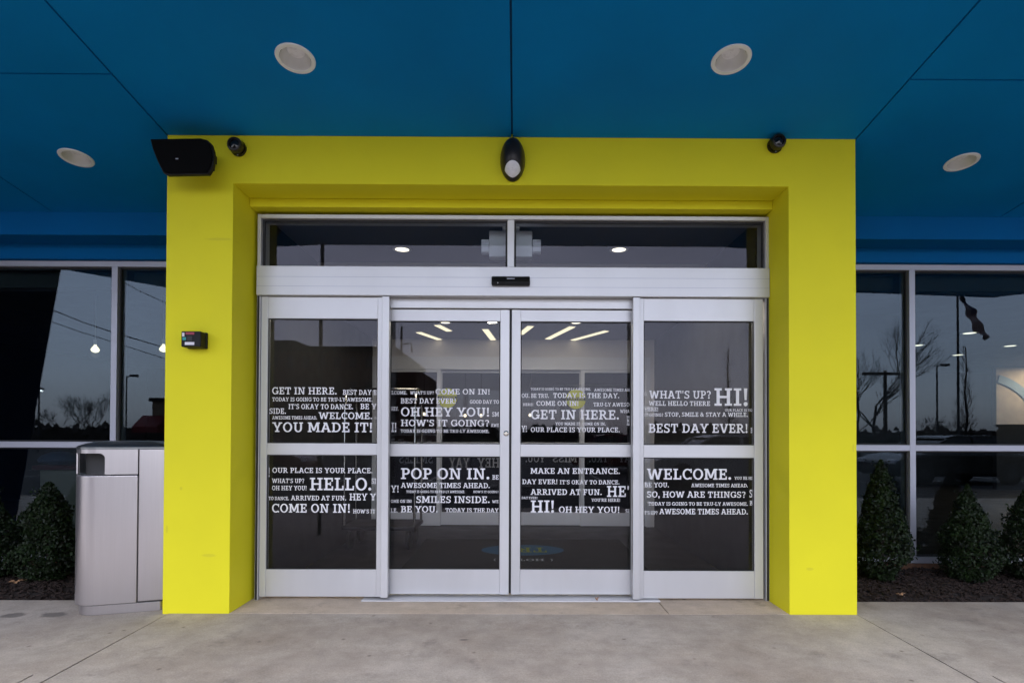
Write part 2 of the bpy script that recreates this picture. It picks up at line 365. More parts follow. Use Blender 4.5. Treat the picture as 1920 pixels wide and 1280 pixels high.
    G['W'] = (1.46, [[_D(.42,0,.18,1)], [_D(.46,0,.72,.95)], [_D(.99,0,.74,.95)], [_D(1.03,0,1.28,1)], [_S(.19,1,.38), _S(1.27,1,.36)]])
    G['Y'] = (1.0, [[_V(.50,0,.46)], [_D(.48,.40,.18,1)], [_D(.52,.40,.83,1)], [_S(.50,0,.44), _S(.19,1,.38), _S(.82,1,.36)]])
    G['!'] = (.36, [[[(.12,.32),(.24,.32),(.28,1),(.08,1)]], _arc(.18,.10,.12,.12,0,360,t=.119,h=.119)])
    G['.'] = (.34, [_arc(.16,.11,.125,.125,0,360,t=.124,h=.124)])
    G[','] = (.34, [_arc(.16,.11,.125,.125,0,360,t=.124,h=.124), [[(.12,-.20),(.20,-.20),(.28,.08),(.12,.02)]]])
    G["'"] = (.28, [[[(.09,.64),(.17,.64),(.23,1),(.07,1)]]])
    G['-'] = (.46, [[_Hb(.42,.06,.40)]])
    G['?'] = (.70, [_arc(.33,.74,.29,.27,-60,165), [_rect(.27,.43,.30,.52)], _arc(.35,.10,.12,.12,0,360,t=.119,h=.119)])
    G['&'] = (1.02, [_arc(.42,.76,.24,.25,0,360,t=.14,h=.11, n=20), _arc(.40,.29,.36,.30,0,360,t=.16,h=.12, n=24), [_D(.90,0,.44,.56)], [_rect(.62,.98,.44,.54)]])
    G['('] = (.42, [_arc(.60,.5,.46,.72,125,235,t=.11,h=.11)])
    G[')'] = (.42, [_arc(-.18,.5,.46,.72,-55,55,t=.11,h=.11)])
    return G
GL = _glyphs()
def text_polys(txt, x0, x1, ytop, ybase):     # polygons of a phrase fitted into a rectangle, with a layer number each
    adv = 0; items = []
    for ch in txt:
        if ch == ' ': adv += .38; continue
        wd, strokes = GL[ch]; items.append((adv, strokes)); adv += wd + .04
    adv -= .04
    sx = (x1-x0)/adv; sy = ytop-ybase
    out = []
    for a, strokes in items:
        for k, polys in enumerate(strokes):
            for p in polys: out.append((k, [(x0+(a+u)*sx, ybase+v*sy) for u, v in p]))
    return out
def text_mesh(mb, txt, x0, x1, zt, zb, Y, mirror=False, step=.00015):
    for k, p in text_polys(txt, x0, x1, zt, zb):
        if mirror: p = [(x0+x1-u, v) for u, v in p]
        y = Y + (k*step if mirror else -k*step)
        mb.add([(u, y, v) for u, v in p], [tuple(range(len(p)))])
    return mb

# ------------------------------------------------------------------ ground, sidewalk, beds
FY, DY, WY = 3.77, 4.08, 5.02       # front of the yellow portal, doors, side windows
XL, XR = -2.325, 2.262              # outer edges of the portal
def gz(y): return -.02*(FY-y) if y < FY else 0.0
def slab(mb, x0, x1, y0, y1, t=.12, lift=0.0):
    mb.hexa([(x0,y0,gz(y0)-t),(x1,y0,gz(y0)-t),(x1,y1,gz(y1)-t),(x0,y1,gz(y1)-t)],
            [(x0,y0,gz(y0)+lift),(x1,y0,gz(y0)+lift),(x1,y1,gz(y1)+lift),(x0,y1,gz(y1)+lift)])
YE = -1.6
wear(M['conc'], [(-3.27, 3.74, 0, .085, .055, .2), (-3.02, 3.75, 0, .09, .055, .2), (-.30, 3.32, 0, .03, .014, .2)], (.10, .09, .085), .7)
sw = MB(); g = .006
slab(sw, -2.285+g, 2.262-g, YE, 3.765)
for a, b in ((-12, -2.395-g), (2.39+g, 12)): slab(sw, a, b, YE, 2.86)
slab(sw, -2.395+g, -2.285-g, YE, 2.86); slab(sw, 2.262+g, 2.39-g, YE, 2.86)
slab(sw, -12, -2.285-g, 2.8601, 4.06); slab(sw, 2.262+g, 12, 2.8601, 4.06)
slab(sw, -2.97, -2.285-g, 4.0601, 4.55)
sidewalk = tag(sw.build('sidewalk', M['conc']), kind='structure')
jb = MB(); jb.box(-12, 12, YE, 4.05, -.30, -.20)
tag(jb.build('sidewalk_base', M['seam']), kind='structure')
th = MB(); slab(th, -1.90, 1.010, 3.772, 4.30); slab(th, 1.018, 1.83, 3.772, 4.30)
tag(th.build('threshold_slab', M['thresh']), kind='structure')
kb = MB(); kb.box(-12, 12, YE-.16, YE-.01, -.35, gz(YE)-.002)
tag(kb.build('kerb', M['conc'], bevel=.012), kind='structure')
ap = MB(); n = 24
ap.add([(-900,-900,-.27),(900,-900,-.27),(900,YE-.1,-.27),(-900,YE-.1,-.27)], [(0,1,2,3)])
ap.add([(-900,YE-.1,-.30),(900,YE-.1,-.30),(900,600,-.30),(-900,600,-.30)], [(0,1,2,3)])
tag(ap.build('ground', M['grass']), kind='structure')
lot = MB(); lot.add([(-70,-60,-.255),(90,-60,-.255),(90,YE-.16,-.255),(-70,YE-.16,-.255)], [(0,1,2,3)])
tag(lot.build('parking_lot', M['asph']), kind='structure')
pl = MB()
for i in range(-9, 14):
    pl.add([(i*2.7-.05,-12.4,-.25),(i*2.7+.05,-12.4,-.25),(i*2.7+.05,-7.2,-.25),(i*2.7-.05,-7.2,-.25)], [(0,1,2,3)])
    pl.add([(i*2.7-.05,-24.4,-.25),(i*2.7+.05,-24.4,-.25),(i*2.7+.05,-19.2,-.25),(i*2.7-.05,-19.2,-.25)], [(0,1,2,3)])
tag(pl.build('parking_bay_lines', M['paintline']), kind='structure')

def bed(name, x0, x1, y0, y1):
    mb = MB(); nx, ny = int((x1-x0)/.05), int((y1-y0)/.05)
    for j in range(ny+1):
        for i in range(nx+1):
            x = x0+(x1-x0)*i/nx; y = y0+(y1-y0)*j/ny
            e = min(1, (y-y0)/.10)
            z = -.035 + .045*e + .022*mnoise.noise((x*7, y*7, 3.1)) + .010*mnoise.noise((x*23, y*23, 1.7))
            mb.v.append((x, y, z))
    for j in range(ny):
        for i in range(nx):
            a = j*(nx+1)+i; mb.f.append((a, a+1, a+nx+2, a+nx+1))
    o = tag(mb.build(name, M['mulch'], smooth=60), kind='structure')
    ch = MB()
    for k in range(int((x1-x0)*(y1-y0)*1500)):
        x, y = random.uniform(x0, x1), random.uniform(y0, y1); e = min(1, (y-y0)/.10)
        z = -.03 + .045*e + .022*mnoise.noise((x*7, y*7, 3.1)) + random.uniform(.0, .014)
        l, wd, t = random.uniform(.008, .030), random.uniform(.003, .008), random.uniform(.002, .005)
        q = Matrix.Rotation(random.uniform(0, 6.28), 3, 'Z') @ Matrix.Rotation(random.uniform(-.5, .5), 3, 'Y')
        c = Vector((x, y, z))
        vs = [c + q @ Vector((sx*l*(1 if sy > 0 else .7), sy*wd, sz*t)) for sz in (-1, 1) for sx, sy in ((-1,-1),(1,-1),(1,1),(-1,1))]
        ch.add(vs, [(0,3,2,1),(4,5,6,7),(0,1,5,4),(1,2,6,5),(2,3,7,6),(3,0,4,7)])
    return o, ch
chips = MB()
for nm, a, b in (('mulch_bed_soil', -7.5, -2.97), ('mulch_bed_soil', 2.30, 7.5)):
    o, c = bed(nm, a, b, 4.062, 5.0); chips.add(c.v, c.f)
cb = chips.build('bark_chips', M['chip']); tag(cb, 'dark brown bark mulch chips covering the planting beds', 'mulch', kind='stuff')

# ------------------------------------------------------------------ yellow entrance portal
PT = 3.45
pl_l, pr_l = at(437, 347, FY).x, at(1477, 347, FY).x        # opening
pl_l = (pl_l + at(430, 1148, FY).x)/2; pr_l = (pr_l + at(1482, 1151, FY).x)/2
zh = at(960, 347, FY).z                                    # underside of the portal header
wear(M['yellow'], [(-2.21, 0, .82, .010, .3, .012), (-2.02, 0, .38, .05, .3, .012), (1.95, 0, .30, .03, .3, .012), (2.24, 0, 1.1, .010, .3, .03),
                 (-1.98, 0, 2.47, .10, .3, .010), (-2.30, 0, .55, .010, .3, .03)], (.40, .34, .06), .22)
portal = thing('entrance_portal', 'bright yellow squared portal framing the glass entrance doors', 'portal', (0, FY, 0))
zc = zh - .062
mb = MB(); mb.prism([(XL,-.05),(pl_l,-.05),(pl_l,zh),(pr_l,zh),(pr_l,-.05),(XR,-.05),(XR,PT),(XL,PT)], 'y', FY, DY+.12)
mb.build('surround', M['yellow'], portal, bevel=.004)
mb = MB(); mb.box(XL, pl_l, DY+.1205, WY+.3, -.05, PT); mb.build('side_wall', M['yellow'], portal)
mb = MB(); mb.box(pr_l, XR, DY+.1205, WY+.3, -.05, PT); mb.build('side_wall', M['yellow'], portal)
mb = MB(); mb.box(pl_l+.002, pr_l-.002, 4.0, DY+.118, zc, zh-.002)
mb.build('drop_casing', M['yellow'], portal, bevel=.003)

# ------------------------------------------------------------------ canopy with sloped blue soffit panels
SLOPE = .149; ZS = 1.18 + 1.98
def sz(y): return ZS - SLOPE*(y-FY)
def yfront(x):
    ax = abs(x)
    return 1.2 if ax < 2.5 else 1.2 - (ax-2.5)/3.5*.9
YB = 4.725
canopy = thing('entrance_canopy', 'wide blue canopy with sloped panelled soffit over the entrance', 'canopy', (0, YB, ZS))
gp = .006
holes = []     # x, y, r
for (px, py) in ((554, 110), (1371, 112), (143, 296), (1803, 304)):
    d = ray(px, py); t = (ZS + SLOPE*FY - EYE.z)/(d.z + SLOPE*d.y); p = EYE + d*t; holes.append((p.x, p.y, .083))
def panel(x0, x1, ya0, ya1, yb):       # front edge from (x0,ya0) to (x1,ya1), back edge at yb
    mb = MB(); hs = [h for h in holes if x0 < h[0] < x1 and max(ya0, ya1) < h[1] < yb]
    def P(x, y): return (x, y, sz(y))
    def quad(a, b, c, d): mb.add([P(*a), P(*b), P(*c), P(*d)], [(0,1,2,3)])
    if hs:
        hx, hy, hr = hs[0]; s = .16
        def yf(x): return ya0 + (ya1-ya0)*(x-x0)/(x1-x0)
        quad((x0,yf(x0)), (hx-s,yf(hx-s)), (hx-s,yb), (x0,yb)); quad((hx+s,yf(hx+s)), (x1,yf(x1)), (x1,yb), (hx+s,yb))
        quad((hx-s,yf(hx-s)), (hx+s,yf(hx+s)), (hx+s,hy-s), (hx-s,hy-s)); quad((hx-s,hy+s), (hx+s,hy+s), (hx+s,yb), (hx-s,yb))
        N = 48
        for k in range(N):
            pts = []
            for kk in (k, k+1):
                a = 2*math.pi*kk/N; c, q = math.cos(a), math.sin(a); m = max(abs(c), abs(q))
                pts += [((hx+hr*c, hy+hr*q), (hx+s*c/m, hy+s*q/m))]
            quad(pts[0][0], pts[0][1], pts[1][1], pts[1][0])
    else: quad((x0,ya0), (x1,ya1), (x1,yb), (x0,yb))
    # returned edges, so each panel is a tray 40 mm deep
    t = .04
    for (a, b) in (((x0,ya0),(x1,ya1)), ((x1,ya1),(x1,yb)), ((x1,yb),(x0,yb)), ((x0,yb),(x0,ya0))):
        p, q = P(*a), P(*b); mb.add([p, q, (q[0],q[1],q[2]+t), (p[0],p[1],p[2]+t)], [(0,1,2,3)])
    return mb
XC = -.035
for (x0, x1, yb) in ((XL, XC, FY-.003), (XC, XR, FY-.003)):
    panel(x0+gp, x1-gp, yfront(x0), yfront(x1), yb).build('soffit_panel', M['blue'], canopy)
ys = 3.25
for (x0, x1) in ((-3.86, XL), (XR, 4.05)):
    panel(x0+gp, x1-gp, yfront(x0), yfront(x1), ys-gp).build('soffit_panel', M['blue'], canopy)
    panel(x0+gp, x1-gp, ys+gp, ys+gp, YB).build('soffit_panel', M['blue'], canopy)
for (x0, x1) in ((-5.95, -3.86), (4.05, 9.0)):
    panel(x0+gp, x1-gp, yfront(x0), yfront(x1), ys-gp).build('soffit_panel', M['blue'], canopy)
    panel(x0+gp, x1-gp, ys+gp, ys+gp, YB).build('soffit_panel', M['blue'], canopy)
bk = MB(); bk.hexa([(-5.9,.5,sz(.5)+.16),(8.9,.5,sz(.5)+.16),(8.9,YB,sz(YB)+.16),(-5.9,YB,sz(YB)+.16)],
                   [(-5.9,.5,4.2),(8.9,.5,4.2),(8.9,YB,4.2),(-5.9,YB,4.2)])
bk.build('canopy_deck', M['seam'], canopy)
# furring behind each seam closes the gap with a dark strip
def seam(x, ya, yb_):
    MB().hexa([(x-.03,ya,sz(ya)+.022),(x+.03,ya,sz(ya)+.022),(x+.03,yb_,sz(yb_)+.022),(x-.03,yb_,sz(yb_)+.022)],
              [(x-.03,ya,sz(ya)+.036),(x+.03,ya,sz(ya)+.036),(x+.03,yb_,sz(yb_)+.036),(x-.03,yb_,sz(yb_)+.036)]).build('seam_strip', M['seam'], canopy)
for x in (-3.86, XC, 4.05): seam(x, 1.25, YB)
for x in (XL, XR): seam(x, 1.3, FY-.01)
for a, b in ((-5.9, -3.9), (-3.82, XL-.05), (XR+.05, 4.01), (4.09, 8.9)): MB().box(a, b, ys-.03, ys+.03, sz(ys)+.026, sz(ys)+.038).build('seam_strip', M['seam'], canopy)

xs = [-5.95, -2.5, 2.5, 9.0]; fa = MB()
for a, b in zip(xs, xs[1:]):
    ya, yb = yfront(a), yfront(b)
    fa.hexa([(a,ya-.06,sz(ya)),(b,yb-.06,sz(yb)),(b,yb-.004,sz(yb)),(a,ya-.004,sz(ya))],
            [(a,ya-.06,4.25),(b,yb-.06,4.25),(b,yb-.004,4.25),(a,ya-.004,4.25)])
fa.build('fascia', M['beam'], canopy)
lg = MB(); lg.hexa([(-7.4,2.45,-.3),(-6.74,2.45,-.3),(-6.74,4.7,-.3),(-7.4,4.7,-.3)], [(-6.8,2.45,4.25),(-5.99,2.45,4.25),(-5.99,4.7,4.25),(-6.8,4.7,4.25)])
lg.build('leaning_leg', M['navy'], canopy)
pp = MB(); pp.tube([(-2.42,1.17,gz(1.2)-.02),(-2.42,1.17,sz(1.2)+.02)], .022, 16); pp.build('slim_column', M['black'], canopy, smooth=40)

# wall above the side windows: stepped beam
zb0 = 1.18 + 1.647
def sidewall(name, x0, x1, label):
    t = thing(name, label, 'wall', ((x0+x1)/2, YB, zb0))
    zt = at(200 if x0 < 0 else 1800, 490 if x0 < 0 else 497, WY).z
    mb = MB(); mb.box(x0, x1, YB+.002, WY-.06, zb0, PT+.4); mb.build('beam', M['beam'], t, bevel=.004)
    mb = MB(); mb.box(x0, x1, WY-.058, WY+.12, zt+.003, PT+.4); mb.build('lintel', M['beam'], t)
    zs = at(1850, 1055, WY).z
    mb = MB(); mb.box(x0, x1, WY-.02, WY+.12, -.3, zs-.003); mb.build('brick_base', M['brickstrip'], t)
    return zt, zs
zt_l, zs_l = sidewall('window_wall', -7.2, XL-.002, 'blue stepped wall over the windows left of the yellow portal')
zt_r, zs_r = sidewall('window_wall', XR+.002, 9.0, 'blue stepped wall over the windows right of the yellow portal')
bs = MB(); bs.box(XL+.3, XR-.3, DY+.3, WY+.3, 3.1, PT+.4)
upper = bs.build('roof_block', M['seam']); tag(upper, kind='structure')

# ------------------------------------------------------------------ storefront windows
def storefront(side, label):
    sgn = -1 if side == 'left' else 1
    x_in = XL-.002 if sgn < 0 else XR+.002
    x_m = at(215, 700, WY).x if sgn < 0 else at(1709, 700, WY).x
    x_o = x_m + sgn*2.05; x_e = -7.15 if sgn < 0 else 8.9
    x_oo = x_o + sgn*2.05
    zt, zs = (zt_l, zs_l) if sgn < 0 else (zt_r, zs_r)
    zm = at(200 if sgn < 0 else 1850, 833.5 if sgn < 0 else 840, WY).z
    hw, y0, y1 = .026, WY-.015, WY+.11
    t = thing('storefront_window', label, 'window', (x_m, WY, zs))
    a, b = sorted((x_in, x_e))
    MB().box(a, b, y0+.002, y1, zt-.050, zt).build('head_rail', M['alu_dim'], t, bevel=.002); MB().box(a, b, y0+.002, y1, zs, zs+.052).build('sill', M['alu_dim'], t, bevel=.002)
    xsv = [x_m, x_o, x_oo] if abs(x_oo) < abs(x_e) else [x_m, x_o]
    for x in xsv:
        mb = MB(); mb.box(x-hw, x+hw, y0, y1+.002, zs+.0525, zt-.0505); mb.build('mullion', M['alu_dim'], t, bevel=.002)
    edges = sorted([x_in] + [e for x in xsv for e in (x-hw, x+hw)] + [x_e])
    for i in range(0, len(edges), 2):
        p, q = edges[i], edges[i+1]
        mb = MB(); mb.box(p+.0005, q-.0005, y0+.001, y1, zm-.026, zm+.026); mb.build('transom_bar', M['alu_dim'], t, bevel=.002)
        for z0, z1 in ((zs+.0525, zm-.0265), (zm+.0265, zt-.0505)):
            gk = MB(); k = .012
            for bx in ((p+.001,p+k,z0,z1),(q-k,q-.001,z0,z1),(p+k,q-k,z0,z0+k),(p+k,q-k,z1-k,z1)):
                gk.box(bx[0], bx[1], WY+.020, WY+.032, bx[2]+.0003, bx[3]-.0003)
            pn = MB(); pn.box(p+.004, q-.004, WY+.034, WY+.042, z0+.004, z1-.004)
            po = pn.build('pane', M['wglass'], t); gk.build('gasket', M['dark_alu'], po)
    return t, x_in, x_m, x_o, x_oo, zt, zm, zs
SL = storefront('left', 'grey aluminium storefront window behind the steel bin, left of portal')
SR = storefront('right', 'grey aluminium storefront window behind the conical shrubs, right of portal')
for (xa, xb, zt, lab) in ((SL[2]+.06, XL-.02, zt_l, 'grey roller shade in the narrow pane beside the yellow left pier'),
                          (SL[3]+.06, SL[2]-.06, zt_l, 'grey roller shade in the wide pane above the steel bin'),
                          (XR+.02, SR[2]-.06, zt_r, 'grey roller shade in the narrow pane beside the yellow right pier'),
                          (SR[2]+.06, SR[3]-.06, zt_r, 'grey roller shade in the wide pane right of portal above the shrubs')):
    mb = MB(); mb.box(xa, xb, WY+.14, WY+.20, zt-.20, zt-.055)
    t = thing('roller_shade', lab, 'roller shade', ((xa+xb)/2, WY+.17, zt-.2), 'roller shades at the window heads')
    mb.build('headbox', M['shade'], t, bevel=.01)
    mb = MB(); mb.tube([(xa+.01, WY+.17, zt-.215), (xb-.01, WY+.17, zt-.215)], .012, 10); mb.build('hem_bar', M['dark_alu'], t)
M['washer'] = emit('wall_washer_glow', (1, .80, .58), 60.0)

# ------------------------------------------------------------------ automatic entrance doors
def ax(px, Y, py=800): return at(px, py, Y).x
def azp(py, Y, px=960): return at(px, py, Y).z
D0, D1 = DY, DY+.045                # fixed leaves
L0, L1 = DY+.062, DY+.105           # sliding leaves behind them
fl, fr_ = ax(481, D0), ax(1441, D0)
zt_ = azp(405, D0); zh1 = azp(502.5, D0); zh0 = azp(557, D0)
dfr = thing('door_frame', 'pale aluminium frame with transom window and header over the entrance doors', 'door frame', (0, D0, 0))
mb = MB(); mb.box(fl, fl+.024, D0-.012, D1+.09, 0, zt_); mb.build('jamb', M['alu'], dfr, bevel=.002)
mb = MB(); mb.box(fr_-.024, fr_, D0-.012, D1+.09, 0, zt_); mb.build('jamb', M['alu'], dfr, bevel=.002)
jl, jr = fl+.0245, fr_-.0245
for a, b in ((fl+.004, fl+.019), (fr_-.019, fr_-.004)): MB().box(a, b, D0-.0145, D0-.0125, .004, zh0-.002).build('jamb_gasket', M['dark_alu'], dfr)
mb = MB(); mb.box(jl, jr, D0-.010, D1+.09, zt_-.028, zt_); mb.build('head_rail', M['alu'], dfr, bevel=.002)
hd = MB(); hd.box(fl+.003, fr_-.003, D0-.032, D1+.10, zh0, zh1)
hdr = hd.build('header', M['alu'], dfr, bevel=.004)
gv = MB()
for k in (.30, .62): gv.box(fl+.004, fr_-.004, D0-.0325, D0-.031, zh0+(zh1-zh0)*k, zh0+(zh1-zh0)*k+.003)
gv.build('groove', M['alu_dim'], hdr)
mxc = ax(956.5, D0); mw = .0245
mb = MB(); mb.box(mxc-mw, mxc+mw, D0-.006, D1+.085, zh1+.0005, zt_-.0285); mb.build('mullion', M['alu'], dfr, bevel=.002)
for a, b in ((jl, mxc-mw), (mxc+mw, jr)):
    g_ = MB(); k = .014
    for bx in ((a+.0005,a+k,zh1+.001,zt_-.029),(b-k,b-.0005,zh1+.001,zt_-.029),(a+k,b-k,zt_-.029-k,zt_-.029)): g_.box(bx[0], bx[1], D0+.02, D0+.034, bx[2], bx[3])
    pn = MB(); pn.box(a+.003, b-.003, D0+.036, D0+.044, zh1+.002, zt_-.030)
    p = pn.build('transom_pane', M['glass'], dfr); g_.build('gasket', M['dark_alu'], p)
mb = MB(); mb.box(ax(682, D0), ax(1236, D0), D0-.045, L1+.03, 0.0, .009); mb.build('threshold_track', M['alu'], dfr, bevel=.003)
mb = MB(); mb.box(ax(732, L0), ax(1186, L0), L0-.02, L1+.02, azp(579, L0), zh0-.001); mb.build('carrier_cover', M['alu'], dfr, bevel=.002)

# lettering: (text, left, top, right, baseline) in photo pixels
def conv(rows, ox, oy): return [(t, ox+a/4, oy+b/4, ox+c/4, oy+d/4) for t, a, b, c, d in rows]
TX = {}
TX['fl_u'] = conv([("GET IN HERE.",120,742,608,797),("BEST DAY E",650,762,908,800),("TODAY IS GOING TO BE TRU-LY AWESOME.",122,818,875,850),
 ("IT'S OKAY TO DANCE.",243,868,730,907),("BE Y",782,866,905,907),("SIDE.",88,900,226,942),("AWESOME TIMES AHEAD.",122,958,458,984),
 ("WELCOME.",470,930,875,982),("O",890,965,908,984),("YOU MADE IT!",122,1005,875,1080)], 480, 540)
TX['sl_u'] = conv([("LCOME.",1004,770,1135,797),("WHAT'S UP?",1155,772,1335,797),("COME ON IN!",1345,755,1755,797),("BEST DAY EVER!",1085,825,1500,865),
 ("GOOD DAY TO",1603,838,1826,866),("HEY.",1004,890,1070,918),("OH HEY YOU!",1085,893,1752,962),("SM",1770,928,1826,962),
 ("HOW'S IT GOING?",1085,985,1752,1036),("I!",1004,1008,1055,1078),("AWE",1762,1015,1826,1040),("TODAY IS GOING TO BE TRU-LY AWESOME.",1085,1058,1750,1084)], 480, 540)
TX['fl_l'] = conv([("!",88,145,102,215),("OUR PLACE IS YOUR PLACE.",122,145,876,186),("WHAT'S UP?",120,226,363,260),("OH HEY YOU!",120,280,380,314),
 ("HELLO.",402,220,870,315),("SI",866,226,906,266),("TO DANCE.",92,362,248,388),("ARRIVED AT FUN.",262,354,678,390),("HEY Y",700,338,906,390),
 ("COME ON IN!",118,415,708,482),("HOW'S IT",728,457,895,487)], 480, 840)
TX['sl_l'] = conv([("POP ON IN.",1085,148,1755,232),("BE",1772,200,1826,234),("Y!",1005,278,1072,330),("AWESOME TIMES AHEAD.",1087,258,1755,298),
 ("TODAY IS GOING TO BE TRU-LY AWESOME.",1127,315,1568,335),("HOW'S IT GOING?",1630,317,1820,335),("OME ON IN!",1005,384,1168,408),
 ("SMILES INSIDE.",1200,358,1755,410),("WE",1770,388,1826,410),("LE.",1005,450,1062,480),("BE YOU.",1085,432,1365,480),("TODAY IS THE DAY",1420,448,1826,480)], 480, 840)
TX['sr_u'] = conv([("TODAY IS GOING TO BE TRU-LY AWESOME.",140,747,592,767),("AWESOME TIMES AH",617,752,884,774),("OU. BE TRU.",67,790,278,822),
 ("TODAY IS THE DAY.",308,786,806,824),("HERE!",82,862,160,882),("COME ON IN!",182,846,500,882),("TRU-LY AWESO",610,857,884,887),
 ("GET IN HERE.",140,912,806,984),("WHA",810,910,884,935),("H",860,958,886,1028),("YOU MADE IT. COME ON IN.",325,1005,703,1028),("Y!",67,1030,112,1078),
 ("OUR PLACE IS YOUR PLACE.",140,1042,810,1080)], 960, 540)
TX['fr_u'] = conv([("O.",990,780,1014,805),("WHAT'S UP?",1028,768,1495,828),("HI!",1515,750,1775,882),("WELL HELLO THERE",1025,846,1487,882),
 ("HERE!",992,892,1097,922),("OUR PLACE IS YO",1597,905,1812,924),("IT GOING?",992,938,1135,962),("STOP, SMILE & STAY A WHILE.",1145,930,1770,964),
 ("BEST DAY EVER!",1022,1015,1770,1085),("B",1790,1045,1812,1085)], 960, 540)
TX['sr_l'] = conv([("MAKE AN ENTRANCE.",138,148,812,192),("DAY EVER!",76,232,342,268),("IT'S OKAY TO DANCE.",358,238,808,270),("ARRIVED AT FUN.",140,305,675,350),
 ("HE'",710,282,888,364),("YOU'RE HERE!",595,376,812,400),("DAY EVER!",72,362,192,380),("HI!",138,390,320,482),("OH HEY YOU!",350,436,808,484),("SI",850,456,886,484)], 960, 840)
TX['fr_l'] = conv([("WELCOME.",1010,152,1648,235),("YOU BE HI",1668,212,1812,235),("BE YOU.",990,256,1178,292),("AWESOME TIMES AHEAD.",1345,264,1770,292),
 ("SO, HOW ARE THINGS?",1010,322,1755,370),("S",1780,310,1814,368),("TODAY IS GOING TO BE TRU-LY AWESOME.",1022,402,1770,430),("B",1782,392,1808,428),
 ("T'S UP?",990,470,1092,497),("AWESOME TIMES AHEAD.",1105,452,1770,495)], 960, 840)

def leaf(name, label, cat, group, Y0, Y1, x0, x1, g0, g1, ztop, zbot, zu1, zu0, zl1, zl0, key, ridge=None):
    t = thing(name, label, cat, ((x0+x1)/2, Y0, 0), group)
    fb = MB()
    fb.box(x0, g0, Y0, Y1, zbot, ztop); fb.box(g1, x1, Y0, Y1, zbot, ztop)
    fb.build('stile', M['alu'], t, bevel=.0025)
    e = .0012
    for nm, a, b in (('top_rail', zu1, ztop-e), ('middle_rail', zl1, zu0), ('bottom_rail', zbot+e, zl0)):
        mb = MB(); mb.box(g0+.0006, g1-.0006, Y0+.0025, Y1-.0025, a, b); mb.build(nm, M['alu'], t, bevel=.0015)
    if ridge:
        mb = MB(); mb.box(ridge[0], ridge[1], Y0-.028, Y0-.0008, zbot+.001, ztop-.001); mb.build('interlock_stile', M['alu'], t, bevel=.003)
    yg = Y0+.018
    for z1, z0, k in ((zu1, zu0, '_u'), (zl1, zl0, '_l')):
        gk = MB(); q = .007
        for bx in ((g0+.0012,g0+q,z0,z1),(g1-q,g1-.0012,z0,z1),(g0+q,g1-q,z0,z0+q),(g0+q,g1-q,z1-q,z1)): gk.box(bx[0], bx[1], yg-.008, yg-.001, bx[2]+.0004, bx[3]-.0004)
        pn = MB(); pn.box(g0+.002, g1-.002, yg, yg+.008, z0+.001, z1-.001)
        p = pn.build('glass_pane', M['glass'], t); gk.build('gasket', M['dark_alu'], p)
        for (tx, a, b, c, d) in TX[key+k]:
            A, B = at(a, b, yg-.0012), at(c, d, yg-.0012)
            xa, xb = max(A.x, g0+q+.001), min(B.x, g1-q-.001)
            words = tx.split(' '); wid = [sum(GL[ch][0]+.04 for ch in wd)-.04 for wd in words]
            tot = sum(wid) + .42*(len(words)-1); k_ = (xb-xa)/tot
            if len(words) > 1 and .36*k_ > max(.0155, .22*(A.z-B.z)):      # words that stand far apart are pieces of their own
                u = xa
                for wd, w_ in zip(words, wid):
                    o = text_mesh(MB(), wd, u, u+w_*k_, A.z, B.z, yg-.0012).build('lettering', M['vinyl'], p); o['label'] = 'white vinyl word %s' % wd
                    u += (w_+.42)*k_
            else:
                o = text_mesh(MB(), tx, xa, xb, A.z, B.z, yg-.0012).build('lettering', M['vinyl'], p); o['label'] = 'white vinyl lettering reading %s' % tx
    return t
zb_ = .012
zf_top = zh0-.003
def zz(py, Y): return azp(py, Y)
lf = leaf('fixed_side_panel', 'left fixed glass panel with words YOU MADE IT and HELLO, beside the sliding doors', 'glass panel', 'door panels', D0, D1,
     ax(488, D0), ax(728.5, D0), ax(500.5, D0), ax(707, D0), zf_top, azp(1119, D0), zz(598.5, D0), zz(832, D0), zz(853.5, D0), zz(1068, D0), 'fl', (ax(715, D0-.028), ax(728.5, D0-.028)))
rf = leaf('fixed_side_panel', 'right fixed glass panel with words BEST DAY EVER and WELCOME, beside the sliding doors', 'glass panel', 'door panels', D0, D1,
     ax(1187, D0), ax(1431, D0), ax(1207, D0), ax(1414.5, D0), zf_top, azp(1121, D0), zz(600, D0), zz(833, D0), zz(856.5, D0), zz(1069.5, D0), 'fr', (ax(1187, D0-.028), ax(1200, D0-.028)))
zs_top = azp(580.5, L0)
sdl = leaf('sliding_door', 'left sliding door leaf with words OH HEY YOU and POP ON IN', 'sliding door', 'sliding door leaves', L0, L1,
     ax(712, L0), ax(954.8, L0), ax(730.5, L0), ax(937.5, L0), zs_top, .024, zz(602, L0), zz(832.5, L0), zz(855.5, L0), zz(1067.5, L0), 'sl')
sdr = leaf('sliding_door', 'right sliding door leaf with words GET IN HERE and MAKE AN ENTRANCE', 'sliding door', 'sliding door leaves', L0, L1,
     ax(959.0, L0), ax(1203, L0), ax(975.8, L0), ax(1183.5, L0), zs_top, .024, zz(602, L0), zz(832.5, L0), zz(855.5, L0), zz(1067.5, L0), 'sr')
lk = MB(); c = at(949, 812, L0); lk.lathe([(.001,-.012),(.012,-.012),(.019,-.007),(.021,0)], (c.x, L0, c.z), (0,1,0), 24)
lk.build('lock_cylinder', M['chrome'], sdl, smooth=35)
gs = MB(); gs.box(ax(954.8, L0)+.0005, ax(959.0, L0)-.0005, L0+.012, L1-.004, .03, zs_top); gs.build('brush_seal', M['dark_alu'], sdl)
